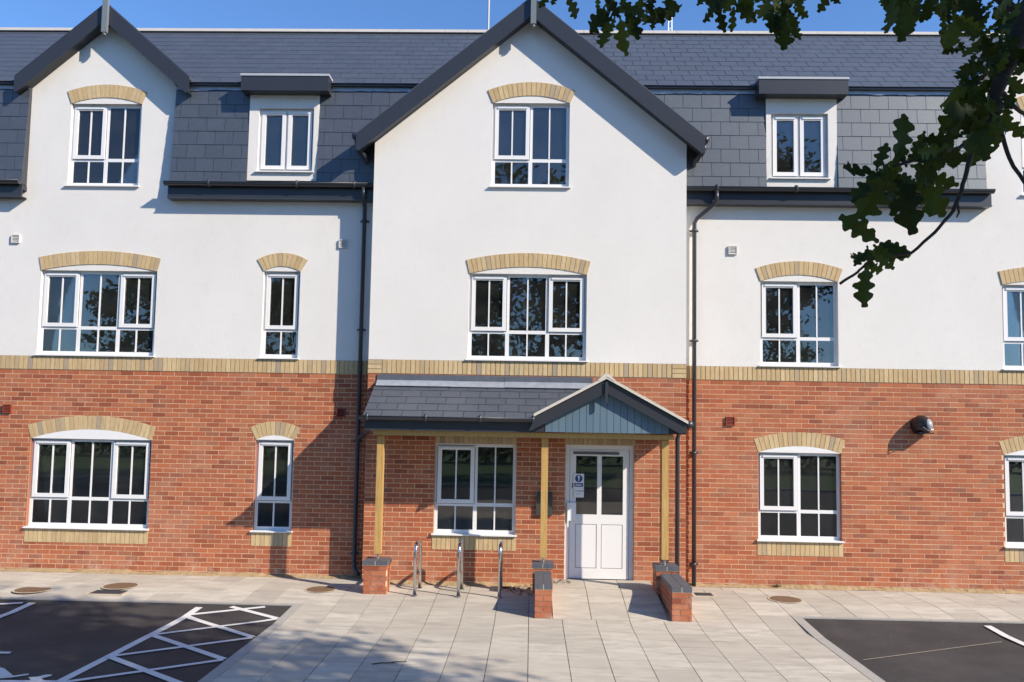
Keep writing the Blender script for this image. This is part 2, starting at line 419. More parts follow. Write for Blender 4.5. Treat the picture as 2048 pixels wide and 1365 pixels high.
# sandy strip at the wall foot
def sandstrip(x0, x1, yw):
    mb = MB(); n = int((x1 - x0) / .05); pr = None
    for i in range(n + 1):
        x = x0 + (x1 - x0) * i / n; d = .10 + .05 * noise.noise((x * 3, yw, 0)) + .02 * random.random(); h = .035 + .03 * noise.noise((x * 5, 3, yw)) + random.uniform(0, .012)
        q = [(x, yw - d, .106), (x, yw - d * .5, .106 + h * .5), (x, yw + .01, .106 + h)]
        if pr:
            mb.poly([pr[0], q[0], q[1], pr[1]]); mb.poly([pr[1], q[1], q[2], pr[2]])
        pr = q
    mb.build('sand_strip', 'sand', kind='structure')
sandstrip(XL, BXL, W); sandstrip(BXR, XR, W); sandstrip(BXL, .02, 0)

# ------------------------------------------------------------------ the building
B = thing('apartment_building', 'three storey white rendered and red brick building with gables and grey slate roof', 'building')
def seg(cx_, w_, rise):
    R_ = ((w_ / 2) ** 2 + rise ** 2) / (2 * rise); return R_, math.asin(min(1, w_ / 2 / R_))
# x0, x1, sill, head, plane, columns, arch rise, brick sill below?
WIN = [(-8.19, -6.24, 3.605, 5.03, W, 3, .11, 0), (-4.46, -3.85, 3.605, 5.06, W, 1, .085, 0), (-8.2, -6.2, .79, 2.245, W, 3, .16, 1),
       (-4.48, -3.855, .80, 2.285, W, 1, .078, 1), (LGC - .555, LGC + .645, 6.45, 7.875, W, 2, .11, 0), (-.71, .54, 6.40, 7.80, 0, 2, .125, 0),
       (-1.03, .845, 3.605, 5.0, 0, 3, .116, 0), (-1.51, -.23, .86, 2.286, 0, 2, 0, 1), (3.68, 4.93, 3.605, 5.0, W, 2, .11, 0),
       (3.635, 4.95, .825, 2.23, W, 2, .107, 1), (7.55, 9.5, 3.605, 4.99, W, 3, .11, 0), (7.51, 9.48, .80, 2.255, W, 3, .16, 1), (RGC - .6, RGC + .6, 6.45, 7.875, W, 2, .11, 0)]
DOOR = (.545, 1.615, .215, 2.30)
AD = .222
def plane_of(x): return 0 if BXL < x < BXR else W
def wall_face(mb, xs, zb, ztop, holes, y):
    xs = sorted(set(xs) | {h[0] for h in holes} | {h[1] for h in holes})
    for a, b_ in zip(xs, xs[1:]):
        m_ = (a + b_) / 2; hs = sorted([h for h in holes if h[0] < m_ < h[1]], key=lambda h: h[2]); z = zb
        for h in hs:
            if h[2] > z: mb.poly([(a, y, z), (b_, y, z), (b_, y, h[2]), (a, y, h[2])])
            z = h[3]
        mb.poly([(a, y, z), (b_, y, z), (b_, y, ztop(b_)), (a, y, ztop(a))])
def reveals(mb, h, y, d):
    x0, x1, z0, z1 = h
    mb.poly([(x0, y, z0), (x0, y, z1), (x0, y + d, z1), (x0, y + d, z0)]); mb.poly([(x1, y, z1), (x1, y, z0), (x1, y + d, z0), (x1, y + d, z1)])
    mb.poly([(x0, y, z1), (x1, y, z1), (x1, y + d, z1), (x0, y + d, z1)]); mb.poly([(x1, y, z0), (x0, y, z0), (x0, y + d, z0), (x1, y + d, z0)])
BZ0, BZ1 = 3.375, 3.60                    # buff band
SECT = [(XL, BXL, W), (BXL, BXR, 0), (BXR, XR, W)]
brick_walls = []
full = MB().box(-.1075, .1075, 0, .1, 0, .065).mesh('brick', 'brick')
def rng_j(): return random.uniform(-.0009, .0009)
near = []
def excl(z0, z1, y):
    """x intervals of a course that windows, arches, sills and the door take away"""
    zm = (z0 + z1) / 2; out = []
    for (x0, x1, zs, zh, pl, c_, rise, bs) in WIN:
        if pl != y: continue
        lo = zs - (.20 if bs else 0)
        if lo < zm < zh: out.append((x0 - (.0 if zm > zs else .0), x1))
        elif zm >= zh and zh < 3:
            if rise:
                R_, th = seg(0, x1 - x0, rise); cz = zh + rise - R_; Ro = R_ + AD - .02
                d = Ro * Ro - (z1 - cz) ** 2
                if d > 0:
                    hw = min(d ** .5, (x1 - x0) / 2 + (zm - zh) * math.tan(th) + .0)
                    out.append(((x0 + x1) / 2 - hw, (x0 + x1) / 2 + hw))
            elif zm < zh + .21: out.append((x0, x1))
    if y == 0 and zm < DOOR[3] + .21 and zm > .1: out.append((DOOR[0], DOOR[1]))
    return out
def lay_bricks(xa, xb, y, z_top, wall):
    rest = MB(); k = 0
    while k * .075 + .065 <= z_top:
        z0 = k * .075 + .005; z1 = z0 + .065; ex = excl(z0, z1, y)
        x = xa - (.1125 if k % 2 else 0) + .005
        while x < xb:
            segs = [(max(x, xa), min(x + .215, xb))]
            for (e0, e1) in ex:
                ns = []
                for s0, s1 in segs:
                    if e1 <= s0 or e0 >= s1: ns.append((s0, s1)); continue
                    if s0 < e0: ns.append((s0, e0 - .004))
                    if s1 > e1: ns.append((e1 + .004, s1))
                segs = ns
            for s0, s1 in segs:
                if s1 - s0 < .02: continue
                j = rng_j()
                if s1 - s0 > .21 and y == 0: near.append(((s0 + s1) / 2, y + j, z0, wall))
                else: rest.box(s0, s1, y + j, y + .1 + j, z0 + rng_j(), z1 + rng_j())
            x += .225
        k += 1
    return rest
for (xa, xb, y) in SECT:
    holes = [(h[0], h[1], h[2] - (0 if not h[7] else 0), h[3]) for h in WIN if h[4] == y and h[2] < 3 and xa < h[0] < xb]
    if y == 0: holes.append((DOOR[0], DOOR[1], .0, DOOR[3]))
    mb = MB(); wall_face(mb, [xa, xb], -.05, lambda x: BZ1, holes, y + .0028)
    rvl = MB()
    for h in holes: reveals(rvl, h, y + .0028, .14)
    if y == 0:
        for s_, x in ((-1, BXL), (1, BXR)): mb.poly([(x - s_ * .007, .007, -.05), (x - s_ * .007, W + .02, -.05), (x - s_ * .007, W + .02, BZ1), (x - s_ * .007, .007, BZ1)][::s_])
    wall = mb.build('brick_wall', 'mortar', B); brick_walls.append(wall)
    rvl.build('brick_reveals', 'brick', wall, kind='stuff')
    rest = lay_bricks(max(xa, -10.6), min(xb, 10.8), y, BZ0, wall)
    if y == 0:                            # returns of the bay
        for x in (BXL, BXR):
            for k in range(45):
                a = W - (.0 if k % 2 else .1); s_ = -1 if x < 0 else 1
                rest.box(min(x, x - s_ * .1), max(x, x - s_ * .1), .105, W, k * .075 + .005, k * .075 + .07)
    wall['rest'] = 0; del wall['rest']
    wall_rest = rest; brick_walls[-1] = (wall, rest)
near.sort(key=lambda q: (Vector((q[0], q[1], q[2])) - CP).length)
shown = [q for q in near if not (q[2] > 2.62 and q[0] < 1.1)]   # porch roof hides those
take = set(id(q) for q in shown[:300])
for q in near:
    if id(q) in take: link('brick', full, q[3], loc=(q[0], q[1], q[2]))
for wall, rest in brick_walls:
    for q in near:
        if q[3] is wall and id(q) not in take: rest.box(q[0] - .1075, q[0] + .1075, q[1], q[1] + .1, q[2], q[2] + .065)
    rest.build('brickwork', 'brick', wall, kind='stuff')
# buff soldier band
sold = MB().box(-.0325, .0325, 0, .06, 0, .215).mesh('band_brick', 'buff_brick')
for (xa, xb, y) in SECT:
    a_, b_ = max(xa, -9.15), min(xb, 9.0)
    band = MB().box(xa + (.004 if y == 0 else 0), xb - (.004 if y == 0 else 0), y - .002, y + .05, BZ0 + .002, BZ1 - .002).build('brick_band', 'dark_mortar', B)
    if y == 0:
        band2 = MB()
        for x, s_ in ((BXL, -1), (BXR, 1)): band2.box(min(x, x - s_ * .06) - .004, max(x, x - s_ * .06) + .004, .07, W - .01, BZ0 + .005, BZ1 - .005)
        band2.build('band_return', 'buff_brick', band)
        for x0_ in (a_, b_ - .215):        # bonded corner: three flat bricks
            for k in range(3): MB().box(x0_ + .004 - .006, x0_ + .211 + .006, y - .009, y + .06, BZ0 + .005 + k * .0733, BZ0 + .07 + k * .0733).build('band_brick', 'buff_brick', band)
        a_ += .225; b_ -= .225
    x = a_ + .0375
    while x < b_ - .03:
        link('band_brick', sold, band, loc=(x, y - .009 + rng_j(), BZ0 + .005)); x += .075
# rendered walls
def gable_top(c, zap, slope): return lambda x: zap - slope * abs(x - c)
LS, BS = .86, .82
LAP, BAP = 9.54, 9.48                     # outer apex of the verge boards
for (xa, xb, y) in SECT:
    holes = [(h[0], h[1], h[2], h[3]) for h in WIN if h[4] == y and h[2] > 3 and xa < h[0] < xb]
    mb = MB()
    if y == 0:
        wall_face(mb, [xa, BC, xb], BZ1, gable_top(BC, BAP - .10, BS), holes, y)
        for s_, x in ((-1, BXL), (1, BXR)): mb.poly([(x, 0, BZ1), (x, 1.0, BZ1), (x, 1.0, 7.3), (x, 0, 7.3)][::s_])
    else:
        c = LGC if xa < 0 else RGC
        wall_face(mb, [xa, xb], BZ1, lambda x: 6.45, [h for h in holes if h[2] < 6], y)
        wall_face(mb, [c - GH, c, c + GH], 6.45, gable_top(c, LAP - .10, LS), [h for h in holes if h[2] > 6], y)
        for s_ in (-1, 1):
            x = c + s_ * GH; mb.poly([(x, y, 6.3), (x, y + .8, 6.3), (x, y + .8, 8.3), (x, y, 8.3)][::s_])
    for h in holes: reveals(mb, h, y, .14)
    mb.build('rendered_wall', 'render', B)
# arches, fillers, brick sills
def arch(h):
    x0, x1, zs, zh, y, c_, rise, bs = h; cx_ = (x0 + x1) / 2; wd = x1 - x0
    proud = .014 if zh > 3 else .004
    if rise:
        R_, th = seg(cx_, wd, rise); cz = zh + rise - R_; th2 = th
        back = MB(); nseg = 14; pl = []
        for i in range(nseg + 1):
            t = -th + 2 * th * i / nseg; pl.append((cx_ + R_ * math.sin(t), cz + R_ * math.cos(t)))
        fil = pl[::-1]
        root = MB()
        outer = [(cx_ + (R_ + AD) * math.sin(-th + 2 * th * i / nseg), cz + (R_ + AD) * math.cos(-th + 2 * th * i / nseg)) for i in range(nseg + 1)]
        for i in range(nseg): root.prism([pl[i], pl[i + 1], outer[i + 1], outer[i]], y - proud + .006, y + .05)
        root = root.build('window_arch', 'dark_mortar', B)
        MB().prism([(x0, zh - .0), (x1, zh - .0)] + fil[1:-1], y - .0025, y + .02).build('arch_panel', 'upvc' if zh < 3 else 'render', root)
        n = max(6, round(2 * th * (R_ + AD * .5) / .075))
        for i in range(n):
            g_ = .0035 / (R_ + AD * .5)
            a, b_ = -th + 2 * th * i / n + g_, -th + 2 * th * (i + 1) / n - g_; j = rng_j()
            q = [(cx_ + r * math.sin(t), cz + r * math.cos(t)) for r, t in ((R_ - .001, a), (R_ - .001, b_), (R_ + AD, b_), (R_ + AD, a))]
            MB().prism(q, y - proud + j, y + .045).build('arch_brick', 'buff_brick', root)
    else:
        soldier(x0, x1, zh + .005, zh + .215, y, 'window_lintel', 'lintel_brick')
def soldier(x0, x1, z0, z1, y, name, bname):
    root = MB().box(x0, x1, y + .002, y + .05, z0, z1).build(name, 'dark_mortar', B); n = round((x1 - x0) / .075); wd = (x1 - x0) / n
    for i in range(n): MB().box(x0 + wd * i + .0035, x0 + wd * (i + 1) - .0035, y - .005 + rng_j(), y + .045, z0 + .003, z1 - .003).build(bname, 'buff_brick', root)
for h in WIN:
    arch(h)
    if h[7]: soldier(h[0] - .02, h[1] + .02, h[2] - .225, h[2] - .008, h[4], 'sill_course', 'sill_brick')
soldier(DOOR[0] - .02, DOOR[1] + .02, DOOR[3] + .005, DOOR[3] + .215, 0, 'door_lintel', 'lintel_brick')

# windows
def light(root, x0, x1, z0, z1, y, sash, bars=1):
    """one light: optional opening sash, a pane and a glazing bar"""
    if sash:
        s = .05; mb = MB()
        for a in ((x0 - .012, x1 + .012, z0 - .012, z0 + s), (x0 - .012, x1 + .012, z1 - s, z1 + .012), (x0 - .012, x0 + s, z0 + s, z1 - s), (x1 - s, x1 + .012, z0 + s, z1 - s)):
            mb.box(a[0], a[1], y - .022, y + .03, a[2], a[3])
        mb.build('sash', 'upvc', root)
        gk = MB(); e = .02
        for a in ((x0 - e, x1 + e, z0 - e, z0 - .012), (x0 - e, x1 + e, z1 + .012, z1 + e), (x0 - e, x0 - .012, z0, z1), (x1 + .012, x1 + e, z0, z1)): gk.box(a[0], a[1], y - .003, y + .02, a[2], a[3])
        gk.build('sash_gasket', 'gasket', root)
        MB().box(x0 + .03, x1 - .03, y - .036, y - .0225, z1 - .028, z1 - .004).build('trickle_vent', 'upvc', root)
        x0 += s; x1 -= s; z0 += s; z1 -= s
    MB().box(x0, x1, y + .008, y + .014, z0, z1).build('pane', 'glass', root)
    if bars:
        xm = (x0 + x1) / 2; MB().box(xm - .011, xm + .011, y - .004, y + .024, z0, z1).build('glazing_bar', 'upvc', root)
def window(h, y, transom=True, sashes=None, sill=True):
    x0, x1, zs, zh = h[:4]; cols = h[5]
    root = part('window', B)
    F_ = .052; y += .062; mb = MB(); z0 = zs + .03
    mb.box(x0, x1, y, y + .06, zh - F_ + .004, zh); mb.box(x0, x1, y, y + .06, z0, z0 + F_)
    mb.box(x0, x0 + F_, y, y + .06, z0 + F_, zh - F_ + .004); mb.box(x1 - F_, x1, y, y + .06, z0 + F_, zh - F_ + .004)
    zt = z0 + F_ + (zh - z0) * .262
    mull = .062
    iw = (x1 - x0 - 2 * F_ - (cols - 1) * mull)
    wd = [iw / cols] * cols
    if cols == 3: wd = [iw * .325, iw * .35, iw * .325]
    x = x0 + F_; cs = []
    for i in range(cols):
        cs.append((x, x + wd[i])); x += wd[i]
        if i < cols - 1: mb.box(x, x + mull, y + .0005, y + .06, z0 + F_, zh - F_ + .004); x += mull
    if transom:
        for a, b_ in cs: mb.box(a, b_, y + .001, y + .06, zt, zt + .055)
    mb.build('frame', 'upvc', root)
    for i, (a, b_) in enumerate(cs):
        if transom:
            op = (i != 1) if cols == 3 else (i == 0)
            light(root, a, b_, zt + .055, zh - F_ + .004, y, op); light(root, a, b_, z0 + F_, zt, y, False)
        else: light(root, a, b_, z0 + F_, zh - F_, y, True, 0)
    if sill:
        s = MB(); s.hexa([(x0 - .03, y - .105, zs), (x1 + .03, y - .105, zs), (x1 + .03, y + .03, zs), (x0 - .03, y + .03, zs),
                          (x0 - .03, y - .105, zs + .018), (x1 + .03, y - .105, zs + .018), (x1 + .03, y + .03, zs + .032), (x0 - .03, y + .03, zs + .032)])
        s.build('window_sill', 'upvc', root)
    rv = MB(); reveals(rv, (x0, x1, zs, zh), y + .06, .2); rv.build('inner_reveal', 'reveal_plaster', root)
    return root
for h in WIN: window(h, h[4])

# door
x0, x1, z0, z1 = DOOR; D = part('entrance_door', B); y = .05
mb = MB(); f_ = .065
mb.box(x0, x0 + f_, y, y + .07, z0, z1); mb.box(x1 - f_, x1, y, y + .07, z0, z1); mb.box(x0 + f_, x1 - f_, y, y + .07, z1 - f_, z1)
mb.build('door_frame', 'upvc', D)
MB().box(x0 - .01, x1 + .01, y - .03, y + .09, z0 - .04, z0 - .001).build('threshold', 'galv', D)
a, b_ = x0 + f_ + .006, x1 - f_ - .006; lz0, lz1 = z0 + .012, z1 - f_ - .006; mb = MB(); st = .095; yd = y + .012
zmid = lz0 + .84; ztop = lz1 - .10; xm = (a + b_) / 2
mb.box(a, a + st, yd, yd + .05, lz0, lz1); mb.box(b_ - st, b_, yd, yd + .05, lz0, lz1)
mb.box(a + st, b_ - st, yd, yd + .05, lz0, lz0 + .16); mb.box(a + st, b_ - st, yd, yd + .05, zmid, zmid + .15); mb.box(a + st, b_ - st, yd, yd + .05, ztop, lz1)
mb.box(xm - .035, xm + .035, yd, yd + .05, lz0 + .16, zmid); mb.box(xm - .035, xm + .035, yd, yd + .05, zmid + .15, ztop)
mb.build('door_leaf', 'upvc', D)
for u0, u1 in ((a + st, xm - .035), (xm + .035, b_ - st)):
    MB().box(u0 + .008, u1 - .008, yd + .006, yd + .03, lz0 + .168, zmid - .008).build('door_panel', 'upvc', D)
    MB().box(u0, u1, yd + .018, yd + .034, lz0 + .16, zmid).build('panel_rebate', 'upvc_grey', D)
    MB().box(u0, u1, yd + .015, yd + .021, zmid + .15, ztop).build('pane', 'glass', D)
MB().box(a + .05, b_ - .16, y - .004, yd - .001, lz1 - .075, lz1 - .035).build('door_closer', 'upvc_grey', D)
MB().box(a - .045, a + .10, yd - .05, yd - .001, 1.12, 1.40).build('lock_cover', 'upvc', D)
MB().tube([(a - .03, yd - .06, 1.40), (a - .03, yd - .06, 1.02)], .012).build('pull_handle', 'upvc', D)
MB().box(a + .035, a + .055, yd - .006, yd + .001, 1.63, 1.70).build('key_cylinder', 'upvc_grey', D)
rv = MB(); reveals(rv, (x0, x1, z0 - .06, z1), y + .07, .2); rv.build('inner_reveal', 'reveal_plaster', D)

# rooms behind the glass
def room(x0, x1, y0, y1, z0, z1):
    mb = MB()
    for q in ([(x0, y1, z0), (x1, y1, z0), (x1, y1, z1), (x0, y1, z1)], [(x0, y0, z0), (x0, y1, z0), (x0, y1, z1), (x0, y0, z1)],
              [(x1, y1, z0), (x1, y0, z0), (x1, y0, z1), (x1, y1, z1)], [(x0, y0, z1), (x0, y1, z1), (x1, y1, z1), (x1, y0, z1)]): mb.poly(q)
    o = mb.build('room', 'room_wall', B)
    f = MB(); f.poly([(x0, y0, z0), (x1, y0, z0), (x1, y1, z0), (x0, y1, z0)]); f.build('room_floor', 'room_floor', o)
for a, b_ in ((.12, 2.75), (2.95, 5.55)):
    for xa, xb, yy in ((-11, -5.3, W + .33), (-5.2, -2.7, W + .33), (-2.55, 2.36, .33), (2.6, 6.2, W + .33), (6.3, 11, W + .33)): room(xa, xb, yy, yy + 3.6, a, b_)
for xa, xb, yy in ((LGC - 1.1, LGC + 1.1, W + .33), (RGC - 1.1, RGC + 1.1, W + .33), (-1.15, 1.0, .33), (-5.0, -3.3, W + .2), (3.5, 5.1, W + .2)): room(xa, xb, yy, yy + 3.2, 6.0, 8.1)

# ------------------------------------------------------------------ roofs
MY0, MZ0 = W - .135, 6.455
MY1, MZ1 = W - .045, 8.20
ML = ((MY1 - MY0) ** 2 + (MZ1 - MZ0) ** 2) ** .5
mu = Vector((0, MY1 - MY0, MZ1 - MZ0)) / ML; mn = Vector((0, -mu.z, mu.y))
DORM = [(-4.77, -3.61, 6.555, 8.04), (3.76, 4.905, 6.525, 8.04)]
n_individual = 0
def slate_at(x0, x1, s, gauge, org, u, nrm, mb=None, L=None, lift=.0125):
    """a slate from distance s up the slope; its tail lifts clear of the course below"""
    top = s + gauge + .06 if L is None else min(L, s + gauge + .06)
    t = .006; j = random.uniform(-.0012, .0012)
    def P(x, d, h): v = org + u * d + nrm * h; return (x, v.y, v.z)
    lo = lift + j; hi = .004
    q = [P(x0, s, lo - t), P(x1, s, lo - t), P(x1, top, hi - t), P(x0, top, hi - t), P(x0, s, lo), P(x1, s, lo), P(x1, top, hi), P(x0, top, hi)]
    m_ = mb or MB(); m_.hexa(q); return m_
mans = part('mansard_roof', B)
org = Vector((0, MY0, MZ0))
runs = [(-10.9, LGC - GH, []), (LGC + GH, -1.45, [DORM[0]]), (1.25, RGC - GH, [DORM[1]]), (RGC + GH, 11.2, [])]
for (xa, xb, dm) in runs:
    u_ = MB(); cuts = [xa] + [v for d in dm for v in (d[0], d[1])] + [xb]
    for xa_, xb_ in zip(cuts[::2], cuts[1::2]):
        u_ = MB(); u_.hexa([(xa_ + .003, MY0 + .002, MZ0), (xb_ - .003, MY0 + .002, MZ0), (xb_ - .003, W + .1, MZ0), (xa_ + .003, W + .1, MZ0), (xa_ + .003, MY1 + .002, MZ1), (xb_ - .003, MY1 + .002, MZ1), (xb_ - .003, W + .1, MZ1), (xa_ + .003, W + .1, MZ1)])
        u_.build('roof_deck', 'slate_under', mans)
    k = 0; s = 0.0; G = .233
    while s < ML - .16:
        x = xa - (.152 if k % 2 else 0) - .05
        while x < xb:
            a, b_ = max(x, xa), min(x + .2975, xb); zc_ = (org + mu * (s + G * .5)).z
            ivs = [(a, b_)]
            for d in dm:
                if d[2] < zc_ < d[3] + .1:
                    ivs = [(p_, q_) for p_, q_ in ((a, min(b_, d[0] - .005)), (max(a, d[1] + .005), b_)) if q_ - p_ > .02]
            for p_, q_ in ivs:
                inside = BXL + .1 < (p_ + q_) / 2 < BXR - .1
                if inside and zc_ + .13 < BAP - BS * abs((p_ + q_) / 2 - BC) - .1: continue
                if q_ - p_ > .02 and b_ > a: slate_at(p_, q_, s, G, org, mu, mn).build('slate', 'slate', mans); n_individual += 1
            x += .304
        s += G; k += 1
    # lead apron at the head
    mb = MB(); n = int((xb - xa) / .06); pr = None; t0 = ML - .105
    for i in range(n + 1):
        x = xa + (xb - xa) * i / n; d = t0 + .012 * noise.noise((x * 2.2, 0, 0)) + random.uniform(-.004, .004); v = org + mu * d + mn * (.022 + .006 * noise.noise((x * 4, 5, 0))); v2 = org + mu * (ML + .02) + mn * .02
        q = [(x, v.y, v.z), (x, v2.y, v2.z)]
        if pr: mb.poly([pr[0], q[0], q[1], pr[1]])
        pr = q
    mb.build('lead_flashing', 'lead', mans)
# upper roof
upr = part('upper_roof', B)
UY0, UZ0 = W - .12, 8.215; US = math.atan(.885)
uu = Vector((0, math.cos(US), math.sin(US))); un = Vector((0, -math.sin(US), math.cos(US))); RY = 2.52; UL = (RY - UY0) / uu.y; RZ = UZ0 + UL * uu.z
org = Vector((0, UY0, UZ0))
YB = W + .12; ZB = UZ0 + (YB - UY0) * .885      # the deck behind the wall plane; below it only between the gables
mb = MB(); mb.poly([(XL, YB, ZB), (XR, YB, ZB), (XR, RY, RZ), (XL, RY, RZ)]); mb.poly([(XR, RY, RZ), (XR, 5.4, UZ0), (XL, 5.4, UZ0), (XL, RY, RZ)])
for xa, xb, dm in runs:
    e = MB(); e.hexa([(xa, UY0 - .004, UZ0 - .05), (xb, UY0 - .004, UZ0 - .05), (xb, YB, UZ0 - .05), (xa, YB, UZ0 - .05), (xa, UY0 - .004, UZ0 - .006), (xb, UY0 - .004, UZ0 - .006), (xb, YB, ZB - .001), (xa, YB, ZB - .001)])
    e.build('eaves_board', 'dark_paint', upr)
mb.build('roof_deck', 'slate_under', upr)
rest = MB(); k = 0; s = -.03; G = .262
while s < UL - .05:
    x = XL - (.152 if k % 2 else 0)
    while x < XR:
        ys_ = UY0 + (s + .1) * uu.y; zs_ = UZ0 + (s + .15) * uu.z; xm_ = x + .15
        if ys_ < W + .15 and not any(r_[0] < xm_ < r_[1] for r_ in runs): x += .304; continue
        if any(zs_ + .25 < ap - sl_ * abs(xm_ - c_) for c_, ap, sl_ in ((LGC, LAP, LS), (RGC, LAP, LS), (BC, BAP, BS))): x += .304; continue
        hid = (abs(x - LGC) < 1.0 or abs(x - RGC) < 1.0 or abs(x - BC) < 2.4)
        m_ = slate_at(x, x + .295, s, G, org, uu, un, None if (k < 3 and n_individual < 298 and -9.3 < x < 8.2 and not hid) else rest, UL, .0095)
        if m_ is not rest: m_.build('slate', 'slate', upr); n_individual += 1
        x += .304
    s += G; k += 1
rest.build('slates', 'slate', upr, kind='stuff')
x = XL; rt = MB().prism([(-.0, 0), (0, 0), (0, 0)], 0, 0) if False else None
while x < XR:
    mb = MB(); L_ = .445
    mb.hexa([(x, RY - .13, RZ - .055), (x + L_, RY - .13, RZ - .055), (x + L_, RY + .13, RZ - .055), (x, RY + .13, RZ - .055), (x, RY - .03, RZ + .05), (x + L_, RY - .03, RZ + .05), (x + L_, RY + .03, RZ + .05), (x, RY + .03, RZ + .05)])
    mb.build('ridge_tile', 'ridge', upr); x += .45
MB().box(XL, XR, RY - .02, RY + .02, RZ - .3, RZ + .02).build('ridge_board', 'ridge', upr)
# gable roofs with verge boards and finials
def gable(c, hw, apex, sl, yf, y_wall, name_l, zdrop):
    r = part('gable_roof', B); ze = apex - sl * hw
    bt = .33                                   # vertical depth of the board
    for s_ in (-1, 1):
        ye = y_wall + .25; ym = W + .5
        top = [(c, yf, apex), (c + s_ * hw, yf, ze), (c + s_ * hw, ye, ze)]
        if ze < UZ0: top += [(c + s_ * (apex - UZ0) / sl, UY0 + .05, UZ0)]
        top += [(c, UY0 + (apex - UZ0) / .885, apex)]
        mb = MB(); mb.poly([(x, y, z + .012) for x, y, z in top][::s_]); mb.poly([(x, y, z - .05) for x, y, z in top][::-s_])
        mb.poly([(c, yf, apex + .012), (c, yf, apex - .05), (c + s_ * hw, yf, ze - .05), (c + s_ * hw, yf, ze + .012)][::s_])
        mb.poly([(c + s_ * hw, yf, ze + .012), (c + s_ * hw, yf, ze - .05), (c + s_ * hw, ye, ze - .05), (c + s_ * hw, ye, ze + .012)][::s_])
        mb.build('roof_slope', 'slate', r)
        bd = [(c, apex - bt), (c, apex - .014), (c + s_ * hw, ze - .014), (c + s_ * hw, ze - bt + .05), (c + s_ * (hw - .05), ze - bt + .05 * sl)]
        MB().prism(bd if s_ < 0 else bd[::-1], yf - .024, yf + .004).build('bargeboard', 'dark_paint', r)
        so = MB(); so.poly([(c, yf, apex - bt + .03), (c + s_ * hw, yf, ze - bt + .05), (c + s_ * hw, y_wall + .002, ze - bt + .05), (c, y_wall + .002, apex - bt + .03)][::-s_])
        so.build('soffit', 'dark_paint', r)
    f = MB(); f.box(c + zdrop[0] - .044, c + zdrop[0] + .044, yf - .085, yf - .026, zdrop[1], apex + .28)
    f.build('finial', 'finial_grey', r)
    MB().tube([(c + zdrop[0], yf - .055, zdrop[1] - .001), (c + zdrop[0], yf - .055, zdrop[1] - .03), (c + zdrop[0], yf - .055, zdrop[1] - .05)], [.018, .032, .012]).build('finial_drop', 'finial_grey', r, True)
    return r
gable(BC, 2.77, BAP, BS, -.20, 0, 'bay', (.03, 8.99))
gable(LGC + .05, 1.47, LAP, LS, W - .20, W, 'left', (.03, 8.99))
gable(RGC, 1.47, LAP, LS, W - .20, W, 'right', (0, 8.99))
# dormers
for i, (x0, x1, z0, z1) in enumerate(DORM):
    d = part('flat_dormer', B); yf = W - .10
    wx0, wx1, wz0, wz1 = (-4.607, -3.69, 6.69, 7.785) if i == 0 else (3.84, 4.763, 6.66, 7.76)
    mb = MB(); hole = (wx0 - .0, wx1 + .0, wz0, wz1)
    wall_face(mb, [x0, x1], z0, lambda x: z1, [hole], yf); reveals(mb, hole, yf, .12)
    for s_, x in ((-1, x0), (1, x1)): mb.poly([(x, yf, z0), (x, yf + .25, z0), (x, yf + .25, z1), (x, yf, z1)][::s_])
    mb.build('dormer_cheeks', 'render', d)
    rx0, rx1 = (-4.86, -3.415) if i == 0 else (3.59, 5.022)
    MB().box(rx0, rx1, yf - .20, yf + .6, 8.005, 8.245).build('dormer_roof', 'dark_paint', d)
    MB().box(rx0 - .012, rx1 + .012, yf - .212, yf + .6, 8.248, 8.285).build('roof_trim', 'trim_grey', d)
    window((wx0, wx1, wz0, wz1, yf, 2), yf, transom=False)
# eaves: fascia, soffit and gutters
def gutter(x0, x1, y, z, parent, name='gutter'):
    n = 8; mb = MB(); rr = .056; pr = None
    def ring(x, r_): return [(x, y - r_ * math.cos(math.pi * k / n), z - r_ * math.sin(math.pi * k / n)) for k in range(n + 1)]
    for r_, fl in ((rr, 1), (rr - .006, -1)):
        A, C_ = ring(x0, r_), ring(x1, r_)
        for k in range(n): mb.poly([A[k], C_[k], C_[k + 1], A[k + 1]][::-fl])
    for x in (x0, x1): mb.poly(ring(x, rr))
    mb.box(x0, x1, y - rr - .004, y - rr + .004, z - .004, z + .008)
    return mb.build(name, 'anthracite', parent, True)
def eaves(x0, x1, unions):
    e = part('eaves', B)
    MB().box(x0, x1, W - .15, W - .125, 6.245, 6.44).build('fascia', 'dark_paint', e)
    MB().box(x0, x1, W - .165, W - .002, 6.225, 6.244).build('soffit', 'anthracite', e)
    MB().box(x0 + .01, x1 - .01, W - .124, W + .0, 6.36, 6.438).build('eaves_closer', 'dark_paint', e)
    gutter(x0 - .03, x1 + .0, W - .215, 6.475, e)
    for x in unions: MB().tube([(x - .02, W - .215, 6.466), (x + .02, W - .215, 6.466)], .061, 14).build('gutter_union', 'anthracite', e, True)
eaves(-10.9, LGC - GH + .02, [-10, -9.2]); eaves(LGC + GH - .02, BXL - .01, [-5.35, -3.9, -2.95]); eaves(BXR + .01, RGC - GH + .06, [2.93, 4.2, 5.7]); eaves(RGC + GH - .02, 11.2, [10.5])
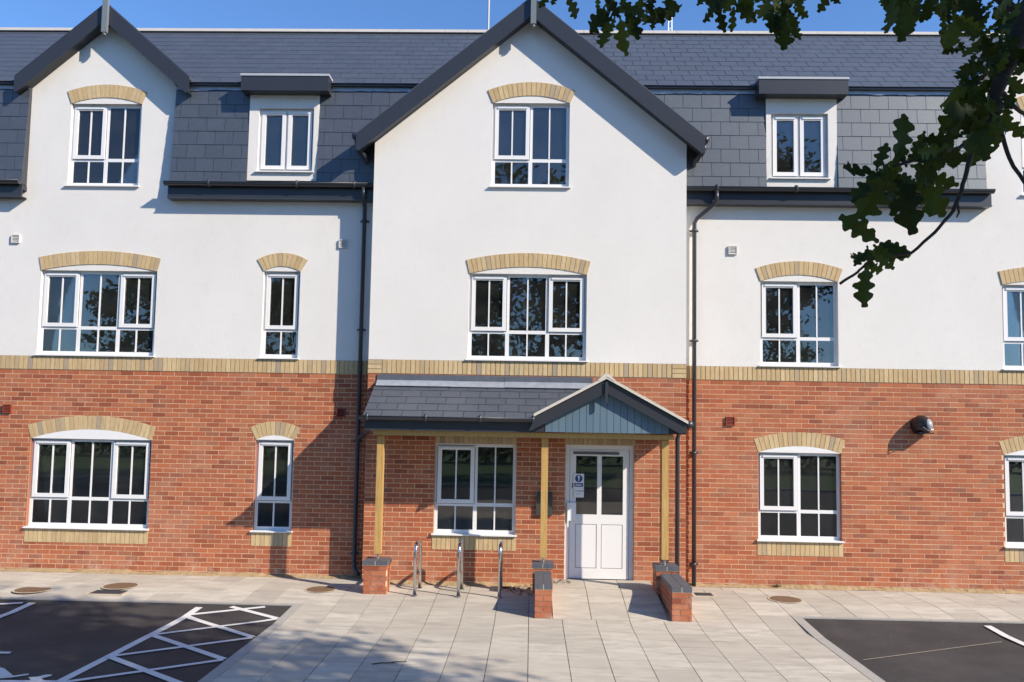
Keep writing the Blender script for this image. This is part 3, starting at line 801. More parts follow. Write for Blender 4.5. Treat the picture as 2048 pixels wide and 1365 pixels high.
# gutters along the sides of the bay roof
for s_, x in ((-1, BC - 2.80), (1, BC + 2.80)):
    e = part('side_gutter', B)
    z = BAP - BS * 2.77 - .03
    mb = MB().tube([(x, -.16, z), (x, .62, z)], .058, 12); mb.build('gutter', 'anthracite', e, True)
    MB().box(min(x - s_ * .04, x - s_ * .07), max(x - s_ * .04, x - s_ * .07), -.17, .6, z - .24, z + .02).build('fascia', 'dark_paint', e)
    MB().tube([(x, -.03, z - .05), (x, -.03, z - .13), (x - s_ * .12, .12, z - .26), (x - s_ * .12, .25, z - .34), (x - s_ * .12, .25, z - .62)], .034, 10).build('swan_neck', 'anthracite', e, True)
# downpipes
def pipe(pts, clips, name='downpipe', parent=None, r=.034):
    d = part(name, parent or B)
    MB().tube(pts, r, 12).build('pipe', 'anthracite', d, True)
    for (x, y, z) in clips:
        MB().tube([(x, y, z - .025), (x, y, z + .025)], r + .009, 12).build('pipe_socket', 'anthracite', d, True)
        MB().box(x - .07, x + .07, y + .02, y + .05, z - .014, z + .014).build('pipe_clip', 'anthracite', d)
PYY = W - .075
pipe([(-2.80, W - .22, 6.42), (-2.80, W - .22, 6.30), (-2.80, PYY, 6.12), (-2.80, PYY, .34), (-2.78, PYY - .03, .26), (-2.70, PYY - .12, .20)], [(-2.80, PYY, z) for z in (5.9, 4.1, 2.3, .5)])
pipe([(2.93, W - .22, 6.42), (2.93, W - .22, 6.28), (2.90, W - .15, 6.22), (2.64, PYY, 6.0), (2.60, PYY, 5.92), (2.60, PYY, .10)], [(2.60, PYY, z) for z in (5.8, 4.0, 2.2, .45)])
# vents
for x, z, mt in ((-8.65, 5.55, 'vent_white'), (-3.155, 5.53, 'vent_white'), (3.235, 5.50, 'vent_white'), (-8.62, 2.717, 'vent_red'), (3.19, 2.716, 'vent_red'), (-3.1, 2.745, 'vent_red')):
    v = part('wall_vent', B); h = .07
    mb = MB()
    for a in ((-h, h, h - .014, h), (-h, h, -h, -h + .014), (-h, -h + .014, -h + .014, h - .014), (h - .014, h, -h + .014, h - .014)): mb.box(x + a[0], x + a[1], W - .03, W + .01, z + a[2], z + a[3])
    mb.build('vent_frame', mt, v)
    for k in range(5):
        zz = z - .048 + k * .024; q = MB(); q.hexa([(x - .055, W - .026, zz - .012), (x + .055, W - .026, zz - .012), (x + .055, W - .008, zz + .004), (x - .055, W - .008, zz + .004), (x - .055, W - .026, zz - .008), (x + .055, W - .026, zz - .008), (x + .055, W - .008, zz + .012), (x - .055, W - .008, zz + .012)])
        q.build('louvre', mt, v)

# ------------------------------------------------------------------ entrance porch
P = thing('entrance_porch', 'slate roofed timber post porch with small blue boarded gable over the white door', 'porch')
PEY, PEZ, PTZ = -.90, 2.69, 3.215
pu = Vector((0, -PEY, PTZ - PEZ)); PL = pu.length; pu /= PL; pn = Vector((0, -pu.z, pu.y)); porg = Vector((0, PEY, PEZ))
PX0, PX1 = -2.47, 1.0
GC, GA, GSL, GYF = 1.08, 3.30, .54, -.97
pr_ = part('porch_roof', P)
mb = MB(); a = porg - pn * .05; mb.hexa([(PX0, PEY, PEZ - .06), (.06, PEY, PEZ - .06), (PX1, -.01, PTZ - .06), (PX0, -.01, PTZ - .06), (PX0, PEY, PEZ - .002), (.06, PEY, PEZ - .002), (PX1, -.01, PTZ - .002), (PX0, -.01, PTZ - .002)])
mb.build('roof_deck', 'slate_under', pr_)
k = 0; s = -.035; G = .213
while s < PL - .08:
    x = PX0 - (.152 if k % 2 else .05)
    # the valley where the little gable runs in
    zline = PEZ + (s + G * .5) * pu.z
    xv = GC - (GA - zline) / GSL + .05
    while x < xv:
        a, b_ = max(x, PX0 - .012), min(x + .2955, xv)
        if b_ - a > .02: slate_at(a, b_, s, G, porg, pu, pn, None, PL).build('slate', 'slate', pr_)
        x += .304
    s += G; k += 1
# lead at the wall: upstand and apron in lapped lengths
for xa, xb, e in ((PX0 + .01, -1.26, .004), (-1.29, -.40, 0.0), (-.43, .95, .005)):
    MB().box(xa, xb, -.014 - e, -.002, 3.24, 3.362).build('lead_upstand', 'lead_dark', pr_)
    v0 = porg + pu * (PL - .12) + pn * (.03 + e); v1 = porg + pu * PL + pn * (.03 + e)
    mb = MB(); mb.hexa([(xa, v0.y, v0.z - .006), (xb, v0.y, v0.z - .006), (xb, v1.y, v1.z - .006), (xa, v1.y, v1.z - .006), (xa, v0.y, v0.z), (xb, v0.y, v0.z), (xb, v1.y, v1.z + .03), (xa, v1.y, v1.z + .03)])
    mb.build('lead_apron', 'lead', pr_)
# little gable
gr_ = part('porch_gable', P)
GHL, GHR = 1.03, 1.16
for s_, hw in ((-1, GHL), (1, GHR)):
    ze = GA - GSL * hw; us = Vector((s_ * 1, 0, -GSL)).normalized()
    deck = MB(); q = [(GC, GYF + .03, GA), (GC + s_ * hw, GYF + .03, ze), (GC + s_ * hw, 0, ze), (GC, 0, GA)]
    if s_ < 0: q = [(GC, GYF + .03, GA), (GC - hw, GYF + .03, ze), (GC - hw, PEY, ze), (GC - (GA - PTZ) / GSL, 0, PTZ), (GC, 0, GA)]
    deck.poly([(x, y, z - .02) for x, y, z in q][::s_]); deck.poly([(x, y, z - .07) for x, y, z in q][::-s_]); deck.build('roof_deck', 'slate_under', gr_)
    # slates on the slope, courses running front to back
    L_ = hw / us.x * s_ if s_ > 0 else hw / -us.x; d = L_ + .03; k = 0
    while d > .05:
        top = max(.0, d - .27); y = GYF - .02 + (-.15 if k % 2 else 0)
        while y < 0:
            ya, yb = max(y, GYF - .02), min(y + .30, -.002)
            if s_ < 0:
                zc_ = GA - GSL * (d - .1) * abs(us.x)
                if zc_ < PTZ: yb = min(yb, PEY + (zc_ - PEZ) / (PTZ - PEZ) * -PEY + .03)
            if yb - ya > .03:
                def Q(dd, h): return (GC + us.x * dd, GA + us.z * dd + h)
                (xa, za), (xb, zb) = Q(d, .008), Q(top, -.008)
                mb = MB(); pts = [(xa, ya, za - .008), (xa, yb, za - .008), (xb, yb, zb - .008), (xb, ya, zb - .008)]; pts2 = [(x, yy, z + .008) for x, yy, z in pts]
                mb.hexa(pts + pts2 if s_ < 0 else pts[::-1] + pts2[::-1]); mb.build('slate', 'slate', gr_)
            y += .304
        d -= .21; k += 1
    # pale verge strip and bargeboard
    e0, e1 = .0, 1
    vs = [(GC, GA + .030), (GC, GA - .014), (GC + s_ * (hw + .02), ze - .014 - .01), (GC + s_ * (hw + .02), ze + .020)]
    MB().prism(vs if s_ < 0 else vs[::-1], GYF - .045, GYF + .02).build('verge_strip', 'verge', gr_)
    if s_ < 0:
        bd = [(GC, GA - .215), (GC, GA - .03), (GC - hw - .01, ze - .03), (GC - hw - .01, ze - .06), (GC - 1.12, 2.515), (GC - 1.09, 2.515)]
    else:
        bd = [(GC, GA - .215), (GC, GA - .03), (GC + hw, ze - .03), (GC + hw, 2.515), (GC + hw - .10, 2.515), (GC + hw - .10, GA - .215 - GSL * (hw - .10))]
    MB().prism(bd if s_ < 0 else bd[::-1], GYF - .012, GYF + .018).build('bargeboard', 'dark_paint', gr_)
    so = MB(); so.poly([(GC, GYF + .01, GA - .12), (GC + s_ * hw, GYF + .01, ze - .12), (GC + s_ * hw, -.88, ze - .12), (GC, -.88, GA - .12)][::-s_]); so.build('gable_soffit', 'dark_paint', gr_)
for k in range(3):
    y0 = GYF - .05 + k * .34; y1 = min(y0 + .336, -.01)
    MB().prism([(GC - .13, GA - .035), (GC - .11, GA - .05), (GC, GA + .02), (GC + .11, GA - .05), (GC + .13, GA - .035), (GC + .03, GA + .055), (GC - .03, GA + .055)], y0, y1).build('ridge_tile', 'verge', gr_)
MB().box(GC - .018, GC + .018, GYF - .04, GYF - .0125, GA - .37, GA - .06).build('finial', 'anthracite', gr_)
# boarded infill
x = .20; gf = -.885
while x < 1.98:
    xe = x + .1; zt = lambda q: GA - .13 - GSL * abs(q - GC)
    if min(zt(x), zt(xe)) > 2.50:
        pl = [(x + .003, 2.502), (xe - .003, 2.502), (xe - .003, zt(xe)), (x + .003, zt(x))]
        if x < GC < xe: pl = pl[:3] + [(GC, zt(GC))] + pl[3:]
        MB().prism(pl, gf + random.uniform(0, .002), gf + .02).build('cladding_board', 'cladding', gr_)
    x = xe
bk = [(-.03, 2.50), (2.15, 2.50), (2.15, 2.60), (GC, GA - .12), (-.03, 2.60)]; MB().prism(bk, gf + .008, gf + .03).build('gable_backing', 'dark_paint', gr_)
# fascia, gutter, beam, posts
MB().box(PX0 + .01, .02, PEY + .03, PEY + .055, 2.505, 2.655).build('fascia', 'dark_paint', P)
MB().box(PX0 + .01, .05, PEY + .03, -.01, 2.487, 2.504).build('soffit', 'anthracite', P)
gutter(PX0 - .06, .05, PEY - .035, 2.688, P)
for x in (PX0 + .06, -1.55, -.75, .02): MB().tube([(x - .02, PEY - .035, 2.679), (x + .02, PEY - .035, 2.679)], .060, 14).build('gutter_union', 'anthracite', P, True)
MB().tube([(GC + GHR + .05, GYF + .0, 2.645), (GC + GHR + .05, -.02, 2.645)], .055, 12).build('side_gutter', 'anthracite', P, True)
MB().box(GC + GHR - .02, GC + GHR + .0, GYF + .02, -.01, 2.50, 2.655).build('side_fascia', 'dark_paint', P)
MB().tube([(GC + GHR + .05, -.12, 2.60), (GC + GHR + .05, -.12, 2.5), (GC + GHR + .03, -.10, 2.42), (GC + GHR + .03, -.10, .13)], .034, 12).build('downpipe', 'anthracite', P, True)
MB().tube([(-2.40, -.86, 2.505), (-2.44, -.72, 2.47), (-2.62, .05, 2.42), (-2.76, .20, 2.36), (-2.79, PYY, 2.28)], .032, 10).build('outlet_pipe', 'anthracite', P, True)
MB().box(-2.34, 2.09, -.80, -.68, 2.415, 2.485).build('beam', 'timber', P)
for x in (-2.30, 1.97): MB().box(x, x + .07, -.679, -.003, 2.405, 2.484).build('side_beam', 'timber', P)
for x, zb in ((-2.247, .66), (.205, .655), (1.985, .665)):
    MB().box(x - .05, x + .05, -.71, -.61, zb, 2.404).build('post', 'timber', P)
    MB().box(x - .035, x + .035, -.695, -.625, zb - .005, zb).build('post_shoe', 'galv', P)
    MB().tube([(x, -.66, zb - .006), (x, -.66, zb - .09)], .014, 8).build('post_spigot', 'galv', P)

# ------------------------------------------------------------------ brick pier and low walls
def masonry(root, x0, x1, y0, y1, z0, n, skip=0):
    """courses of brick round a solid core; top course is left to the coping"""
    MB().box(x0 + .008, x1 - .008, y0 + .008, y1 - .008, z0 - .12, z0 + n * .075).build('mortar_core', 'mortar', root)
    for k in range(n):
        za = z0 + k * .075 + .006; zb = za + .065; off = .1125 if k % 2 else 0
        wx = x1 - x0
        def runx(ya, yb):
            x = x0 - (off if wx > .25 else 0)
            if wx <= .25:
                cut = [(x0, x1)] if k % 2 == 0 else [(x0, (x0 + x1) / 2 - .004), ((x0 + x1) / 2 + .004, x1)]
            else:
                cut = []
                while x < x1: cut.append((max(x, x0), min(x + .215, x1))); x += .225
            for a, b_ in cut:
                if b_ - a > .02: MB().box(a, b_, ya + rng_j(), yb, za, zb).build('brick', 'brick', root)
        runx(y0, y0 + .1)
        for xa, xb in ((x0, x0 + .1), (x1 - .1, x1)):
            y = y0 + .104 - off * .5
            while y < y1:
                a, b_ = max(y, y0 + .104), min(y + .215, y1)
                if b_ - a > .02: MB().box(xa + rng_j(), xb + rng_j(), a, b_, za, zb).build('brick', 'brick', root)
                y += .225
def coping(root, x0, x1, y0, y1, z, h=.072, along='y', cols=2, pitch=.075):
    """blue coping bricks on edge, in two rows with a pale joint"""
    MB().box(x0 + .004, x1 - .004, y0 + .004, y1 - .004, z - .004, z + h - .006).build('coping_bed', 'mortar', root)
    y = y0
    while y < y1 - .02:
        ye = min(y + pitch, y1)
        for c in range(cols):
            a = x0 + (x1 - x0) * c / cols; b_ = x0 + (x1 - x0) * (c + 1) / cols
            MB().box(a + (.004 if c else 0), b_ - (.004 if c < cols - 1 else 0), y + .003, ye - .003, z, z + h + rng_j()).build('coping_brick', 'blue_brick', root)
        y = ye
t = thing('brick_pier', 'short red brick pier with blue brick cap under the far porch post', 'pier')
masonry(t, -2.415, -2.078, -.84, -.50, .138, 5); coping(t, -2.425, -2.068, -.85, -.49, .517, .066, pitch=.12)
for xa, xb in ((-2.415, -2.31), (-2.30, -2.195), (-2.185, -2.078)): MB().box(xa, xb, -.838, -.55, .07, .134).build('brick', 'brick', t)
def low_wall(label, x0, x1, px0, px1):
    t = thing('low_wall', label, 'wall', 'low walls either side of the entrance ramp')
    masonry(t, x0, x1, -1.76, -.78, .03, 5); coping(t, x0 - .004, x1 + .004, -1.765, -.80, .408, .074)
    masonry(t, px0, px1, -.776, -.46, .138, 5); coping(t, px0 - .01, px1 + .01, -.79, -.45, .517, .066, pitch=.11)
low_wall('low red brick wall with blue coping between the bicycle stands and the door', .082, .308, .05, .345)
low_wall('low red brick wall with blue coping to the right of the white door', 1.905, 2.165, 1.845, 2.16)

# ------------------------------------------------------------------ bicycle stands
names = ('polished steel hoop bicycle stand beside the brick pier', 'polished steel hoop bicycle stand in the middle of the three', 'polished steel hoop bicycle stand nearest the entrance ramp wall')
for x, lab in zip((-1.655, -1.02, -.425), names):
    t = thing('bicycle_stand', lab, 'bicycle stand', 'steel hoop bicycle stands under the porch window', (x, -.62, .105))
    y0, y1, zt, rr = -.26, .26, .735, .10; pts = [(0, y0, -.05), (0, y0, zt - rr)]
    for k in range(1, 7): a = math.pi / 2 * k / 6; pts.append((0, y0 + rr - rr * math.cos(a), zt - rr + rr * math.sin(a)))
    for k in range(0, 7): a = math.pi / 2 * k / 6; pts.append((0, y1 - rr + rr * math.sin(a), zt - rr + rr * math.cos(a)))
    pts.append((0, y1, -.05))
    MB().tube(pts, .025, 16).build('hoop', 'steel', t, True)
    for y in (y0, y1): MB().tube([(0, y, .001), (0, y, .008)], .045, 16).build('floor_collar', 'steel', t)

# ------------------------------------------------------------------ wall lamp
t = thing('wall_lamp', 'rounded black bulkhead wall lamp on the red brick wall', 'lamp', loc=(6.20, W, 2.70))
def dome(rx, ry, rz, zcut, n=20, m_=10, z_off=0):
    mb = MB(); rings = []
    for i in range(m_ + 1):
        e = math.pi / 2 * i / m_; ring = []
        for j in range(n + 1):
            a = math.pi * 2 * j / n; ring.append((rx * math.cos(a) * math.cos(e), -ry * math.sin(e), max(zcut, rz * math.sin(a) * math.cos(e)) + z_off))
        rings.append(ring)
    for i in range(m_):
        for j in range(n): mb.poly([rings[i][j], rings[i][j + 1], rings[i + 1][j + 1], rings[i + 1][j]][::-1])
    return mb
MB().tube([(0, -.001, 0), (0, -.03, 0)], .15, 24).build('back_plate', 'black_gloss', t)
o = dome(.152, .24, .165, -.115).build('hood', 'black_gloss', t, True); o.location = (0, -.028, 0)
o = dome(.118, .205, .135, -.085).build('lens', 'lamp_lens', t, True); o.location = (.022, -.07, .004)
MB().tube([(-.10 + .0, -.16, .06), (-.055, -.245, -.03), (.01, -.285, -.085), (.07, -.27, -.06), (.12, -.20, .02)], .008, 8).build('trim_ring', 'steel', t, True)
MB().box(-.115, .125, -.21, -.03, -.13, -.112).build('base_shelf', 'black_gloss', t)

# ------------------------------------------------------------------ covers in the paving
def disc(name, x, y, r, label):
    t = thing(name, label, 'manhole cover', 'round iron covers in the footway', (x, y, zg(y)))
    MB().tube([(0, 0, -.02), (0, 0, .009)], r, 28).build('cover', 'iron', t)
    rg = MB(); n = 28
    for k in range(n):
        a, b_ = 2 * math.pi * k / n, 2 * math.pi * (k + 1) / n
        rg.poly([(r * math.cos(a), r * math.sin(a), .007), ((r + .03) * math.cos(a), (r + .03) * math.sin(a), .006), ((r + .03) * math.cos(b_), (r + .03) * math.sin(b_), .006), (r * math.cos(b_), r * math.sin(b_), .007)])
    rg.build('cover_frame', 'concrete_pad', t)
    ribs = MB()
    for k in range(-4, 5):
        h = (r * r - (k * .045) ** 2) ** .5 * .9 if abs(k * .045) < r else 0
        if h > .03: ribs.box(-h, h, k * .045 - .006, k * .045 + .006, .008, .013)
    ribs.build('cover_ribs', 'iron', t)
disc('manhole_cover', -7.19, -1.0, .235, 'round rusty cover by itself near the car park edge')
disc('manhole_cover', -6.06, -.70, .235, 'round rusty cover just behind the square black drain grate')
disc('manhole_cover', -3.09, -.62, .21, 'round rusty cover in front of the brick pier shadow')
disc('manhole_cover', 3.77, -.58, .225, 'round rusty cover below the pair window on the sunny footway')
def drain(x, y, sx_, sy, label):
    t = thing('drain_grate', label, 'drain', 'square drain covers in the footway', (x, y, zg(y)))
    MB().box(-sx_ - .05, sx_ + .05, -sy - .05, sy + .05, -.02, .006).build('surround', 'concrete_pad', t)
    MB().box(-sx_, sx_, -sy, sy, -.02, .009).build('grate', 'drain_grey', t)
    for k in range(-3, 4): MB().box(-sx_ * .9, sx_ * .9, k * sy / 4 - .008, k * sy / 4 + .008, .009, .015).build('bar', 'drain_grey', t)
drain(-6.05, -1.05, .23, .12, 'square black drain grate by the car park edge')
drain(2.62, -.36, .13, .10, 'small grey drain cover at the foot of the downpipe near the ramp wall')

# ------------------------------------------------------------------ signs
t = thing('door_sign', 'small white and blue notice stuck on the glass of the entrance door', 'sign', loc=(.755, .045, 1.48))
MB().box(-.082, .082, -.004, .0, .105, .37).build('plate', 'sign_white', t)
mb = MB(); mb.tube([(0, -.0045, .295), (0, -.0065, .295)], .058, 28); mb.build('disc', 'sign_blue', t)
MB().prism([(-.008, .275), (.008, .275), (.015, .338), (-.015, .338)], -.0085, -.0068).build('exclamation_stroke', 'sign_white', t)
MB().tube([(0, -.0068, .26), (0, -.0085, .26)], .009, 12).build('exclamation_dot', 'sign_white', t)
MB().box(-.068, .068, -.0065, -.0045, .165, .225).build('text_panel', 'sign_blue', t)
for k, (zz, wd) in enumerate(((.199, .045), (.178, .052))):
    for i in range(7):
        xa = -wd + 2 * wd * i / 7; MB().box(xa, xa + wd * .2, -.008, -.0066, zz, zz + .012).build('letter', 'sign_white', t)
t = thing('door_notice', 'plain small white card under the blue notice on the door glass', 'sign', loc=(.76, .045, 1.48))
MB().box(-.078, .078, -.004, .0, -.0, .095).build('card', 'sign_white', t); MB().box(-.04, .03, -.0055, -.0045, .05, .058).build('text_line', 'lamp_lens', t)
t = thing('entry_panel', 'dark smoked glass panel on the brick wall half hidden by a post', 'panel', loc=(.22, 0, 1.385))
MB().box(-.125, .125, -.045, -.012, -.185, .185).build('cover', 'smoke_glass', t); MB().box(-.118, .118, -.0115, .003, -.178, .178).build('back_box', 'galv', t)
# aerials beyond the ridge
t = thing('aerial', 'thin pale aerial pole rising behind the slate roof left of the main gable', 'aerial', loc=(-1.0, 3.0, 9.7))
MB().tube([(0, 0, 0), (0, 0, 2.3)], .022, 8).build('pole', 'trim_grey', t); MB().tube([(0, 0, 2.3), (0, 0, 3.2)], .012, 8).build('whip', 'trim_grey', t)
t = thing('aerial', 'short white lattice aerial standing on the ridge right of the main gable', 'aerial', loc=(2.575, 2.52, 10.22))
for dx in (-.035, .035): MB().tube([(dx, 0, 0), (dx * .7, 0, 1.2)], .012, 8).build('rail', 'sign_white', t)
for k in range(7): MB().tube([(-.033, 0, .1 + k * .15), (.033, 0, .16 + k * .15)], .009, 6).build('lattice_bar', 'sign_white', t)

# ------------------------------------------------------------------ oak leaves
def _w(t):
    env = .245 * math.sin(math.pi * t ** 1.4) ** .48
    notch = ((1 - math.cos(2 * math.pi * (3.9 * t - .02))) / 2) ** 1.7
    return max(.008, env * (1 - .56 * notch)) if .03 < t < .995 else .008
OUT = [(i / 52, _w(i / 52)) for i in range(53)]
def leaf_mesh(seed):
    rd = random.Random(seed); v = []; f = []; cl = rd.uniform(-.35, .25); fold = rd.uniform(.05, .45); wob = rd.uniform(0, 6)
    sl, sr = rd.uniform(.85, 1.1), rd.uniform(.85, 1.1)
    for i, (t, w_) in enumerate(OUT):
        mz = cl * t * t; tl = t + rd.uniform(-.012, .012)
        v.append((0, t, mz))
        v.append((-w_ * sl, tl, mz + fold * w_ + .04 * math.sin(9 * t + wob))); v.append((w_ * sr, tl + rd.uniform(-.015, .015), mz + fold * w_ + .04 * math.sin(8 * t + wob + 2)))
    for i in range(len(OUT) - 1):
        a = 3 * i; f += [(a, a + 3, a + 4, a + 1), (a, a + 2, a + 5, a + 3)]
    me = bpy.data.meshes.new('leaf'); me.from_pydata(v, [], f); me.update(); me.materials.append(M['leaf'])
    return me
LEAVES = [leaf_mesh(100 + k) for k in range(8)]
def at(px, py, d):                        # point seen at this place of the photo, d metres from the camera
    return CP + (CF + (px - 1024) / 1600 * CR - (py - 740) / 1600 * CU) * d
OAK = thing('oak_tree', 'large oak whose leafy branch hangs in from the upper corner over the view', 'tree', loc=(5.6, -13.2, -.02))
def rel(p): return Vector(p) - Vector((5.6, -13.2, -.02))
rl = random.Random(5)
def put_leaf(base, tip, br, roll):
    d = tip - base; L = d.length; d.normalize(); view = (CP - base).normalized()
    s = d.cross(view).normalized(); n = s.cross(d)
    q = Matrix.Rotation(roll, 3, d); s = q @ s; n = q @ n
    o = link('leaf', LEAVES[rl.randrange(len(LEAVES))], br)
    b_ = rel(base); wf = rl.uniform(.9, 1.15) * L
    o.matrix_world = Matrix(((s.x * wf, d.x * L, n.x * L, b_.x), (s.y * wf, d.y * L, n.y * L, b_.y), (s.z * wf, d.z * L, n.z * L, b_.z), (0, 0, 0, 1)))
def branch(name, pts, r0, r1, n=8):
    P_ = [rel(p) for p in pts]; Q = []
    for i in range(len(P_) - 1):
        for k in range(4):
            t = k / 4; q = P_[i].lerp(P_[i + 1], t) + Vector((rl.uniform(-1, 1), rl.uniform(-1, 1), rl.uniform(-1, 1))) * r0 * .25 * (k > 0); Q.append(q)
    Q.append(P_[-1]); rr = [r0 + (r1 - r0) * i / (len(Q) - 1) for i in range(len(Q))]
    return MB().tube(Q, rr, n).build(name, 'twig' if r0 < .012 else 'bark', OAK, True)
HB = branch('hanging_branch', [(5.4, -13.0, 4.3), (3.0, -11.6, 4.6), at(2200, -160, 2.1), at(2046, 33, 2.0), at(2019, 127, 1.98), at(1993, 207, 1.95), at(1983, 240, 1.95)], .05, .007, 10)
T1 = branch('twig', [at(1990, 220, 1.95), at(1999, 260, 1.93), at(2019, 317, 1.9), at(2060, 385, 1.85)], .006, .004)
T2 = branch('twig', [at(1985, 235, 1.95), at(1945, 290, 1.93), at(1936, 330, 1.92), at(1923, 383, 1.9), at(1906, 423, 1.9), at(1870, 465, 1.88), at(1822, 507, 1.86), at(1740, 520, 1.85)], .0065, .003)
T3 = branch('twig', [at(1975, 245, 1.95), at(1919, 296, 1.9), at(1840, 318, 1.86), at(1786, 333, 1.85)], .006, .003)
T4 = branch('twig', [at(1735, 525, 1.85), at(1715, 545, 1.86), at(1680, 568, 1.86)], .003, .0035)
T5 = branch('twig', [at(1915, 405, 1.9), at(1918, 425, 1.9), at(1914, 435, 1.9)], .003, .002)
T6 = branch('twig', [at(2000, 180, 1.96), at(2030, 215, 1.98), at(2075, 245, 2.0)], .006, .004)
TA = branch('twig', [at(2046, 33, 2.0), at(1960, -30, 2.05), at(1850, -60, 2.1), at(1760, -70, 2.15)], .012, .006)
TB = branch('twig', [at(1760, -70, 2.15), at(1600, -60, 2.3), at(1450, -60, 2.4), at(1280, -55, 2.5), at(1110, -50, 2.6)], .009, .004)
for px, py, d in ((1570, 30, 2.3), (1440, 0, 2.4), (1250, 30, 2.5), (1330, 0, 2.45), (1800, 10, 2.1), (1870, 0, 2.1), (1930, 10, 2.05), (1140, -10, 2.6)):
    branch('twig', [at(px + rl.uniform(-30, 60), -65, d), at(px + rl.uniform(-8, 8), (py - 65) / 2, d), at(px, py, d)], .004, .002, 6)
def q5(x, y): return 1536 + x / 3, y / 3
def q4(x, y): return 1024 + x / 3, y / 3
def q9(x, y): return 1380 + x / 3, 455 + y / 3
def qz(x, y): return 1760 + x / 5.25, y / 5.25
def qy(x, y): return 1660 + x / 3.25, 200 + y / 3.25
HAND = []
def H(fn, rows, d, br):
    for (x0_, y0_, x1_, y1_) in rows: HAND.append((*fn(x0_, y0_), *fn(x1_, y1_), d, br))
H(qy, [(420, 420, 530, 90), (300, 470, 360, 275), (300, 480, 60, 490), (400, 450, 180, 770), (330, 470, 150, 630), (480, 470, 510, 830), (450, 480, 390, 750), (560, 470, 720, 730), (600, 480, 800, 570), (560, 400, 840, 360), (600, 350, 850, 290),
       (640, 300, 590, 290), (520, 430, 700, 430), (840, 240, 620, 270), (560, 460, 760, 760), (500, 440, 440, 330), (600, 420, 690, 460), (420, 470, 260, 600), (560, 380, 640, 340), (720, 330, 560, 330), (850, 320, 700, 400)], 1.86, T3)
H(qy, [(1050, 80, 735, 190), (1000, 110, 930, 440), (960, 140, 1010, 400), (920, 200, 870, 370), (1040, 150, 900, 300), (960, 60, 740, 80), (1100, 110, 1255, 210), (1120, 30, 1170, 90), (900, 210, 780, 270), (1030, 100, 880, 180)], 1.93, T2)
H(qy, [(320, 930, 90, 760), (230, 1000, 125, 1050), (250, 980, 160, 1080), (525, 1010, 250, 1040), (525, 1000, 340, 920), (280, 1010, 410, 1100), (240, 1070, 200, 1320), (230, 1080, 335, 1110), (500, 1020, 350, 960)], 1.85, T4)
H(qz, [(200, -60, 190, 440), (130, -40, 150, 360), (260, 20, 290, 350), (60, -80, 130, 200), (330, -40, 350, 240), (420, -60, 380, 200), (520, -60, 490, 210), (0, -60, 40, 60), (560, -60, 600, 60), (680, -40, 640, 180), (700, 60, 680, 320), (760, 60, 770, 290), (860, -20, 820, 190),
       (960, -10, 900, 190), (1060, 0, 990, 200), (1100, 60, 980, 300), (1160, 120, 1040, 300), (1200, 0, 1080, 160), (1300, 40, 1180, 260), (1400, -20, 1300, 200), (1300, 200, 1200, 420), (1200, 260, 1080, 380), (1130, 330, 930, 400),
       (1160, 420, 900, 480), (1060, 420, 880, 600), (1000, 560, 940, 720), (1150, 560, 1000, 640), (1100, 620, 920, 780), (1200, 600, 1080, 780), (1000, 720, 800, 860), (980, 880, 560, 1060), (1100, 800, 830, 1000), (1150, 900, 900, 1000), (1000, 960, 660, 1340),
       (1100, 1000, 800, 1100), (1180, 1000, 960, 1300), (1250, 1100, 1050, 1300), (1330, 800, 1500, 960), (1360, 900, 1420, 1080), (1280, 1000, 1360, 1180), (1400, 300, 1512, 560), (1450, 100, 1530, 350), (1350, 500, 1250, 760), (1250, 700, 1150, 900), (860, 520, 670, 540), (880, 540, 790, 440),
       (1420, 560, 1520, 700), (1300, 860, 1180, 1050), (1380, 150, 1280, 330), (1250, 380, 1350, 560), (1150, 480, 1240, 640), (1220, 900, 1330, 1060)], 2.0, HB)
H(q4, [(230, -60, 170, 50), (260, -40, 240, 40), (330, -30, 400, 110), (560, 40, 445, 215), (570, 130, 540, 285), (650, 90, 660, 315), (690, 130, 785, 200), (690, 20, 740, 245), (850, 30, 885, 160), (900, 10, 1010, 40), (610, 60, 490, 95), (770, 50, 800, 140), (520, -40, 510, 60), (600, -60, 570, 80), (700, -60, 650, 90),
       (780, -60, 760, 100), (860, -60, 820, 60), (940, -60, 960, 80), (560, -30, 640, 100), (620, 100, 580, 200), (1180, -40, 1120, 20), (1230, 20, 1265, 190), (1330, 20, 1460, 120), (1220, 20, 1170, 125), (1330, 40, 1340, 185), (1280, -60, 1240, 90), (1380, -60, 1430, 50), (1330, -60, 1300, 60), (1200, -60, 1190, 60), (720, 90, 700, 220)], 2.45, TB)
H(q5, [(100, 40, 90, 315), (60, 70, 20, 240), (150, 40, 240, 100), (140, 130, 180, 245), (60, -40, 20, 80), (120, -50, 100, 90), (170, -40, 200, 80), (20, -40, -50, 110), (40, 30, -30, 120), (130, 60, 170, 170), (90, 100, 60, 210), (390, -60, 300, 70), (360, -50, 420, 30)], 2.3, TB)
for (x0_, y0_, x1_, y1_, d, br) in HAND:
    d0 = d + rl.uniform(-.12, .12); a = at(x0_, y0_, d0); b_ = at(x1_, y1_, d0 + rl.uniform(-.03, .03))
    b_ = a + (b_ - a) * 1.04
    put_leaf(a, b_, br, rl.uniform(-.75, .75))

